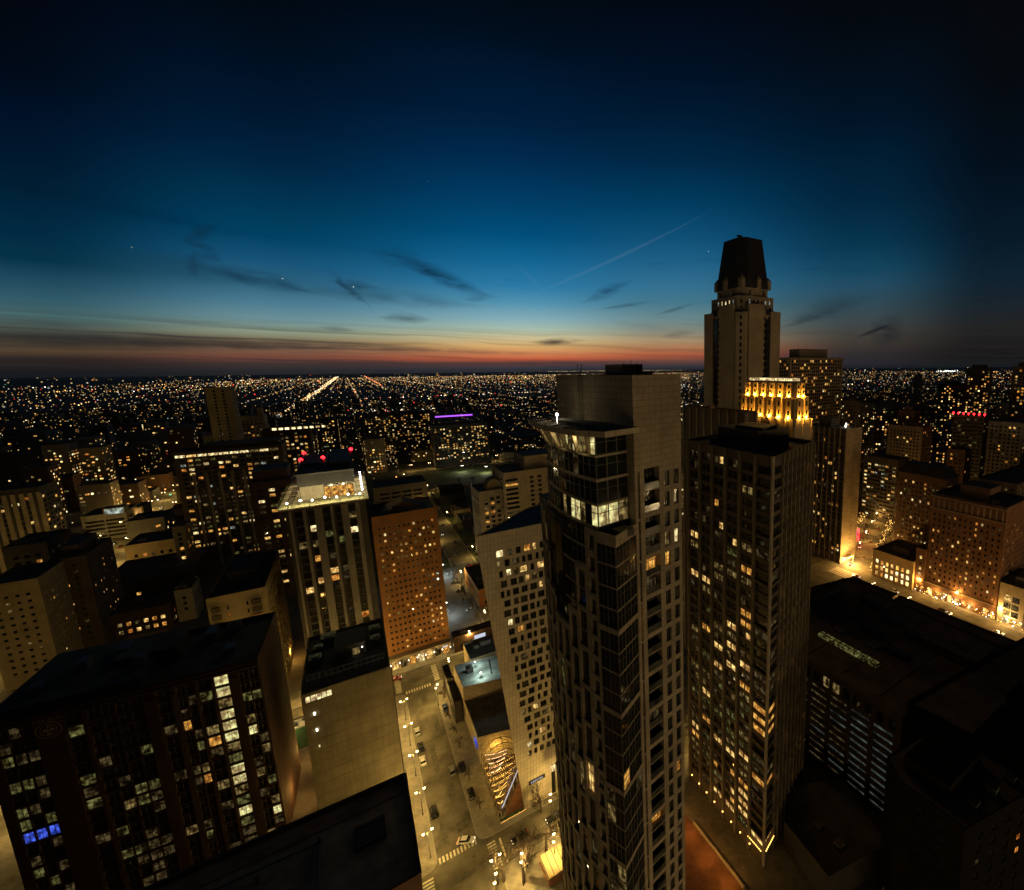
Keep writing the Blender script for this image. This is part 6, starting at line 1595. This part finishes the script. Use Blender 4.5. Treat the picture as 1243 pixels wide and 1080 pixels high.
gl_ = thing('tree_lights', 'golden fairy lights and awnings strung along the bright street bend', 'light string', (330, 195, .15))
gm = MB()
for k in range(330):
    x = 262 + R.random() * 170; y = 163 + (x - 250) * .43 + R.choice((-13, -11, 12, 14)) + R.uniform(-2, 2); gm.octa((x, y, R.uniform(2.2, 7)), R.uniform(.16, .3))
gm.build('bulb', 'fairy', gl_, (330, 195, .15), 'stuff')
aw_ = thing('shop_lights', 'row of glowing shop-front lights at the foot of the brick hotel', 'light string', (262.6, 100, .15))
gm = MB()
for k in range(120): gm.octa((262.4 + R.uniform(-.6, .5), 58 + R.random() * 70, R.uniform(1., 5.2)), R.uniform(.14, .32), R.choice((0, 0, 0, 1)))
gm.build('bulb', ['fairy', 'white_glow'], aw_, (262.6, 100, .15), 'stuff')
# ------------------------------------------------------------------ trees: bare winter crowns
def tree_mesh(seed, H):
    rr = random.Random(seed); tr, br = MB(), MB()
    def grow(p, d, L, r, dep):
        q = p + d * L
        (tr if dep == 0 else br).tube(p, q, r, r * .68, 6 if dep < 2 else (4 if dep < 3 else 3), 0, False)
        if dep == 5: return
        for k in range((4, 3, 3, 3, 2)[dep]):
            a = rr.uniform(0, 2 * PI); o = d.orthogonal().normalized(); o = Matrix.Rotation(a + k * 2.1, 3, d) @ o
            nd = (d * rr.uniform(.75, 1.1) + o * rr.uniform(.5, .95) + Vector((0, 0, .12))).normalized()
            s = q if k < 2 or dep == 0 else p + d * L * rr.uniform(.5, .95)
            grow(s, nd, L * rr.uniform(.58, .8) * (1. if dep else .85), r * .62, dep + 1)
    grow(Vector((0, 0, -.1)), Vector((rr.uniform(-.05, .05), rr.uniform(-.05, .05), 1)).normalized(), H * .33, H * .034, 0)
    return tr.mesh('trunk', ['bark']), br.mesh('branches', ['bark'])
TREES = [tree_mesh(s, 9.) for s in range(5)]
def tree(x, y, label, group, s=1., z=.145):
    tm, bm_ = R.choice(TREES); t = thing('bare_tree', label, 'tree', (x, y, z), R.uniform(0, 6.28), group)
    t.scale = (s, s, s); mesh_obj('trunk', tm, t); mesh_obj('crown', bm_, t); return t
for px, py, s, lb in ((663, 1034, 1.6, 'bare tree by the railing just left of the bowed tower'), (643, 1046, 1.45, 'bare tree beside the nearest black car'), (657, 986, 1.2, 'bare tree in front of the leaning hotel wall'), (612, 1070, 1.3, 'bare tree at the park corner, bottom edge'), (636, 1072, 1.5, 'bare tree inside the little park at the bottom edge'), (684, 1040, 1.4, 'bare tree against the bowed tower foot')):
    x, y = at(px, py); tree(x, y, lb, 'bare trees by the bottom crossing', s)
for x, y in ((19.6, 163), (20., 171), (19.4, 180), (19.5, 194), (19.6, 147), (20, 134)): tree(x, y, 'thin bare tree on the right pavement of the main street', 'bare trees on the main street', .55)
for k in range(62):
    x, y = R.uniform(-28, 44), R.uniform(334, 620)
    tree(x, y, 'bare park tree in the dark block behind the orange slab', 'bare trees of the dark park', R.uniform(1.1, 1.7))
for k in range(40):
    x, y = R.uniform(66, 195), R.uniform(330, 555)
    tree(x, y, 'bare tree among the low roofs before the sports field', 'bare trees before the sports field', R.uniform(1.0, 1.5))
for k in range(34): tree(45.2 if k % 2 else 62.6, 236 + k * 9.5, 'bare street tree lining the side street behind the orange slab', 'bare trees of the side street', R.uniform(.8, 1.2))
for k in range(22):
    x = R.uniform(292, 420); y = 166 + (x - 270) * .43 + R.choice((-9, 11, 13)) + R.uniform(-2, 2); tree(x, y, 'bare tree glowing amber along the street bend at the right', 'bare trees at the street bend', R.uniform(.9, 1.3))
for x, y in ((110, 572), (96, 574), (135, 574), (160, 572)): tree(x, y, 'bare tree standing against the floodlit sports field', 'bare trees at the sports field', 1.3)
pv = thing('pavilion', 'small lit glass-roofed kiosk tucked under the foot of the bowed tower', 'kiosk', (33, 104, .145))
MB().box(29.5, 36.5, 100.5, 106.5, .15, 3.2).build('wall', 'brick_pave', pv, (33, 104, .145))
MB().prism([(29, 100), (37, 100), (37, 107), (29, 107)], 3.2, 3.5).build('roof', 'gold', pv, (33, 104, .145))
for k in range(6): MB().box(29.2 + k * 1.5, 29.35 + k * 1.5, 100.1, 106.9, 3.501, 3.62).build('roof_bar', 'dark_steel', pv, (33, 104, .145))
MB().box(28.85, 28.98, 101, 106, 2.4, 2.9).build('sign', 'lit_orange', pv, (33, 104, .145))
light('kiosk_light', (31, 103, 6), 350, (1., .6, .22), .3)
rl = thing('railing', 'dark iron railing round the small park at the bottom', 'railing', (30, 112, .145))
for k in range(40): MB().tube((21.5 + k * .75, 112.6, .145), (21.5 + k * .75, 112.6, 1.2), .03, .03, 4).build('baluster', 'dark_steel', rl, (30, 112, .145))
MB().box(21.4, 51, 112.57, 112.63, 1.2, 1.26).build('rail', 'dark_steel', rl, (30, 112, .145))

# ------------------------------------------------------------------ the city beyond: blocks one can tell apart
def blocked(x0, x1, y0, y1, m=3):
    for (a, c, d, e) in OCC:
        if x1 > a - m and x0 < c + m and y1 > d - m and y0 < e + m: return True
    return False
def in_street(x0, x1, y0, y1):
    for X in (-158, 54): 
        if x1 > X - 11 and x0 < X + 11: return True
    if x1 > -32 and x0 < 64 and y1 > 325 and y0 < 700: return True
    if x1 > 62 and x0 < 192 and y1 > 560 and y0 < 705: return True   # park, field
    if x0 < 480 and x1 > 230 and abs((y0 + y1) / 2 - (163 + ((x0 + x1) / 2 - 250) * .43)) < 28 : return True
    return False
cand = []
for iy in range(0, 48):
    for ix in range(-24, 84):
        y = 236 + iy * 37 + (iy // 2) * 14; x = ix * 30 + (ix // 3) * 16 + 10
        D = math.hypot(x, y); az = math.atan2(x, y)
        if D < 300 or D > 2300 or az < rad(-22) or az > rad(74): continue
        w, d = R.uniform(14, 27), R.uniform(16, 32); x0, y0 = x + R.uniform(-2, 3), y + R.uniform(-2, 3)
        if blocked(x0, x0 + w, y0, y0 + d) or in_street(x0, x0 + w, y0, y0 + d): continue
        a = math.degrees(az)
        u = R.random()
        if 60 < x0 < 200 and y0 < 560: h = R.choice([5, 6, 7, 8])
        elif a < 4: h = R.choice([9, 11, 14, 18, 24]) if u < .6 else R.uniform(30, 62)
        elif a > 42: h = R.choice([11, 14, 18, 24]) if u < .6 else R.uniform(34, 74)
        else: h = R.choice([7, 8, 9, 11, 13, 16]) if u < .9 else R.uniform(24, 44)
        if D > 1100: h = min(h, R.uniform(8, 46)); 
        cand.append((D, x0, x0 + w, y0, y0 + d, h))
cand.sort()
WM = ['brown', 'dark', 'dark_brown', 'red_brick', 'grey', 'limestone', 'beige', 'dark']
KN = ('low flat block', 'mid-rise block', 'tall apartment block')
CW = {'brown': 'brown', 'dark': 'black', 'dark_brown': 'dark brown', 'red_brick': 'red brick', 'grey': 'grey', 'limestone': 'pale stone', 'beige': 'beige'}
DW = ('hardly a lit window', 'few lit windows', 'some lit windows', 'many lit windows', 'crowded lit windows')
def zone(x, y):
    a = math.degrees(math.atan2(x, y)); far = math.hypot(x, y) > 520
    for lim, nm in ((-13, 'beyond the columned block'), (-6, 'beyond the parking deck'), (-1, 'behind the broad beige tower'), (4, 'behind the terrace tower'), (12, 'beyond the orange slab'), (20, 'beyond the leaning hotel'), (37, 'behind the bowed tower'), (50, 'behind the tallest tower'), (57, 'beyond the orange end wall'), (64, 'near the red beacons')):
        if a < lim: return nm + (', far' if far else '')
    return 'at the right edge' + (', far' if far else '')
def win_quads(mb, mats, x0, x1, y0, y1, h, p, far):
    """lit and dark openings on the two flanks that face the lens"""
    fh = 3.2
    nz = int((h - 2) / fh); xs = int((x1 - x0 - 1.5) / 3.4); ys = int((y1 - y0 - 1.5) / 3.4)
    for k in range(nz):
        z = 1.6 + k * fh; q = p * R.uniform(.3, 1.7)
        for i in range(xs):
            if R.random() < q:
                g = ('far_' if far else 'lit_') + pick('mixed' if R.random() < .4 else 'warm')
                if g not in mats: mats.append(g)
                x = x0 + 1 + i * 3.4; w = R.choice([1.4, 1.4, 2.4]); mb.box(x, x + w, y0 - .12, y0 - .003, z, z + 1.5, mats.index(g))
        xf = x0 if x0 > 0 else x1; s = -1 if x0 > 0 else 1
        for i in range(ys):
            if R.random() < q:
                g = ('far_' if far else 'lit_') + pick('warm')
                if g not in mats: mats.append(g)
                y = y0 + 1 + i * 3.4; a, c = sorted((xf + s * .003, xf + s * .12)); mb.box(a, c, y, y + 1.4, z, z + 1.5, mats.index(g))
PLAN = []; COUNTS = {}
for (D, x0, x1, y0, y1, h) in cand[:285]:
    k = 0 if h < 16 else (1 if h < 32 else 2); wm = R.choice(WM); di = (R.choice([1, 2, 3, 3, 4, 4]) if x0 < 0 else R.randrange(5)) if x0 < y0 else R.choice([1, 2, 3, 4, 4])
    lb = '%s %s with %s, %s' % (CW[wm], KN[k], DW[di], zone((x0 + x1) / 2, (y0 + y1) / 2))
    COUNTS[lb] = COUNTS.get(lb, 0) + 1; PLAN.append((D, x0, x1, y0, y1, h, k, wm, di, lb, COUNTS[lb]))
for (D, x0, x1, y0, y1, h, k, wm, di, lb, nth) in PLAN:
    n_ = COUNTS[lb]
    if n_ == 2: lb = ('nearer ' if nth == 1 else 'farther ') + lb
    elif n_ == 3: lb = ('nearest ', 'middle ', 'farthest ')[nth - 1] + lb
    base = ((x0 + x1) / 2, (y0 + y1) / 2, 0)
    t = thing('city_building', lb, 'building', base, 0, 'city blocks in the middle distance')
    mb = MB()
    mb.prism(rect(x0, x1, y0, y1), 0, h + .8, 0, False); mb.build('wall', wm, t, base)
    r = MB().poly([(x0, y0, h), (x1, y0, h), (x1, y1, h), (x0, y1, h)]).box(x0 + 2, x0 + 2 + (x1 - x0) * .35, y0 + 4, y0 + 9, h + .01, h + R.uniform(1.5, 4)).box(x1 - 5, x1 - 2.5, y1 - 8, y1 - 5, h + .01, h + 1.6)
    r.build('roof', R.choice(['roof', 'roof', 'roof_grey', 'roof_blue']), t, base)
    wq, ms = MB(), ['dark_glass']; win_quads(wq, ms, x0, x1, y0, y1, h, (.06, .12, .2, .34, .45)[di], D > 420)
    wq.build('windows', ms, t, base, 'stuff')
# the blocks behind them read as one mass
mb = MB(); ms = WM[:] + ['roof']; wq, wms = MB(), ['dark_glass']
for (D, x0, x1, y0, y1, h) in cand[285:]:
    i = R.randrange(len(WM)); mb.prism(rect(x0, x1, y0, y1), 0, h, i, True, len(WM))
    win_quads(wq, wms, x0, x1, y0, y1, h, R.choice([.05, .1, .2, .3]), True)
o = mb.build('distant_buildings', ms); tag(o, 'mass of dark low blocks stretching towards the horizon', 'city blocks', None, 'stuff')
o = wq.build('distant_windows', wms); tag(o, 'countless lit windows of the far low blocks', 'city lights', None, 'stuff')
# far, far lights: street lamps, shop fronts and porch lights to the horizon
FC = {'warm': (1., .68, .27), 'orange': (1., .42, .09), 'white': (1., .9, .72), 'cool': (.72, .9, 1.), 'red': (1., .04, .03), 'green': (.3, 1., .5)}
keys = []
for c_ in FC:
    for i, s_ in enumerate((.35, .8, 1.8, 4.)):
        M['spark_%s_%d' % (c_, i)] = emit('far_spark', FC[c_], s_, 0); keys.append('spark_%s_%d' % (c_, i))
sp = MB()
def spark(x, y, z, c, i, k=1.):
    D = math.hypot(x, y); sp.octa((x, y, z), D * .00074 * k, keys.index('spark_%s_%d' % (c, i)))
def rc(): return R.choices(['warm', 'orange', 'white', 'cool', 'red', 'green'], [52, 22, 15, 4, 4, 1.5])[0]
def grid_line(pts, bright):
    for (x, y) in pts:
        D = math.hypot(x, y); a = math.degrees(math.atan2(x, y))
        if a > 37 and D > 2500 and R.random() < .6: continue
        if D < 640 or a < -21 or a > 74 or R.random() > (.8 if bright else .55) * min(1, 5200 / D): continue
        if any(c[0] - 6 < x < c[1] + 6 and c[2] - 6 < y < c[3] + 6 for c in OCC): continue
        spark(x + R.uniform(-5, 5), y + R.uniform(-5, 5), 8.5, R.choices(['warm', 'orange', 'white', 'red'], [60, 26, 10, 4])[0], R.choices([0, 1, 2, 3], [50, 40, 9, 1] if not bright else [20, 42, 30, 8])[0], R.uniform(.6, 1.0))
for i in range(-12, 60):
    X = -158 + i * 201; br = i % 4 == 0
    grid_line([(X, 620 + k * (34 if br else 52) * (1 + k * .004)) for k in range(150)], br)
for i in range(3, 60):
    Y = 240 + i * 201; br = i % 4 == 1
    grid_line([(-1500 + k * (34 if br else 52) + 5, Y) for k in range(260)], br)
for k in range(6500):
    f = R.random() ** .5
    D = 1 / (1 / 620 + (1 / 36000 - 1 / 620) * f)
    az = rad(R.uniform(-21, 74)); x, y = D * math.sin(az), D * math.cos(az)
    u = R.random()
    if u < .38: x = -158 + round((x + 158) / 201) * 201 + R.uniform(-6, 6)
    elif u < .66: y = round(y / 201) * 201 + R.uniform(-6, 6)
    cl = .5 + .5 * math.sin(x * .0021 + 1.3) * math.sin(y * .0017 + .4) + .25 * math.sin(x * .0007) 
    if R.random() > .35 + .75 * cl: continue
    a = math.degrees(math.atan2(x, y)); i = R.choices([0, 1, 2, 3], [60, 26, 10, 4])[0]
    if a > 40 and R.random() < .35: i = max(0, i - 1)
    spark(x, y, R.uniform(5, 14) if D > 900 else R.uniform(4, 9), rc(), i, min(2.2, R.lognormvariate(-.22, .42)))
for k in range(420):
    y = 700 * (15500 / 700) ** (k / 419.); spark(-158 + R.uniform(-12, 12) * (1 + y / 9000), y, 9, R.choice(['warm', 'warm', 'white', 'orange']), R.choice([1, 2, 2, 3]), R.uniform(.8, 1.2))
for k in range(46):
    f = k / 45; spark(271 + (504 - 271) * f ** 1.5, 5200 + 12500 * f ** 1.5, 9, R.choice(['red', 'red', 'orange', 'warm']), R.choice([1, 2, 3]), .9)
for k in range(520):                                                  # the busy district under the sunset, left of the tallest tower
    az = rad(R.gauss(34.4, 1.8)); D = 1 / R.uniform(1 / 900, 1 / 9000); spark(D * math.sin(az), D * math.cos(az), 10, R.choice(['white', 'warm', 'warm', 'cool']), R.choice([1, 2, 2, 3]), R.uniform(.8, 1.5))
for k in range(260):                                                  # rail yard lights in the centre distance
    x, y = R.uniform(40, 900), R.choice([1700, 1760, 2100, 2600]) + R.uniform(-25, 25); spark(x, y, 10, R.choice(['white', 'white', 'warm', 'red']), R.choice([1, 2, 2, 3]), R.uniform(.7, 1.2))
for k in range(60): spark(9800 + R.uniform(-350, 350), 4450 + R.uniform(-60, 60), R.uniform(20, 46), 'cool' if k % 2 else 'white', 3, .8)
for k in range(240): az = rad(R.uniform(20, 36)); D = 38000; spark(D * math.sin(az), D * math.cos(az), 12, 'warm', R.choice([1, 2]), .8)
print('sparks', len(sp.f) // 8)
o = sp.build('distant_city_lights', keys); tag(o, 'carpet of tiny city lights reaching the horizon', 'city lights', None, 'stuff')
pu = thing('purple_roof', 'flat roof edged with a violet light bar in the centre distance', 'building', (227, 1360, 0))
MB().box(180, 275, 1350, 1380, 0, 14).build('wall', 'dark', pu, (227, 1360, 0)); MB().box(182, 273, 1349, 1349.9, 12, 15.5).build('light_bar', [emit('violet_bar', (.45, .1, 1.), 1.6, 0)], pu, (227, 1360, 0))
print('lamps', NL, 'objects', len(bpy.data.objects))
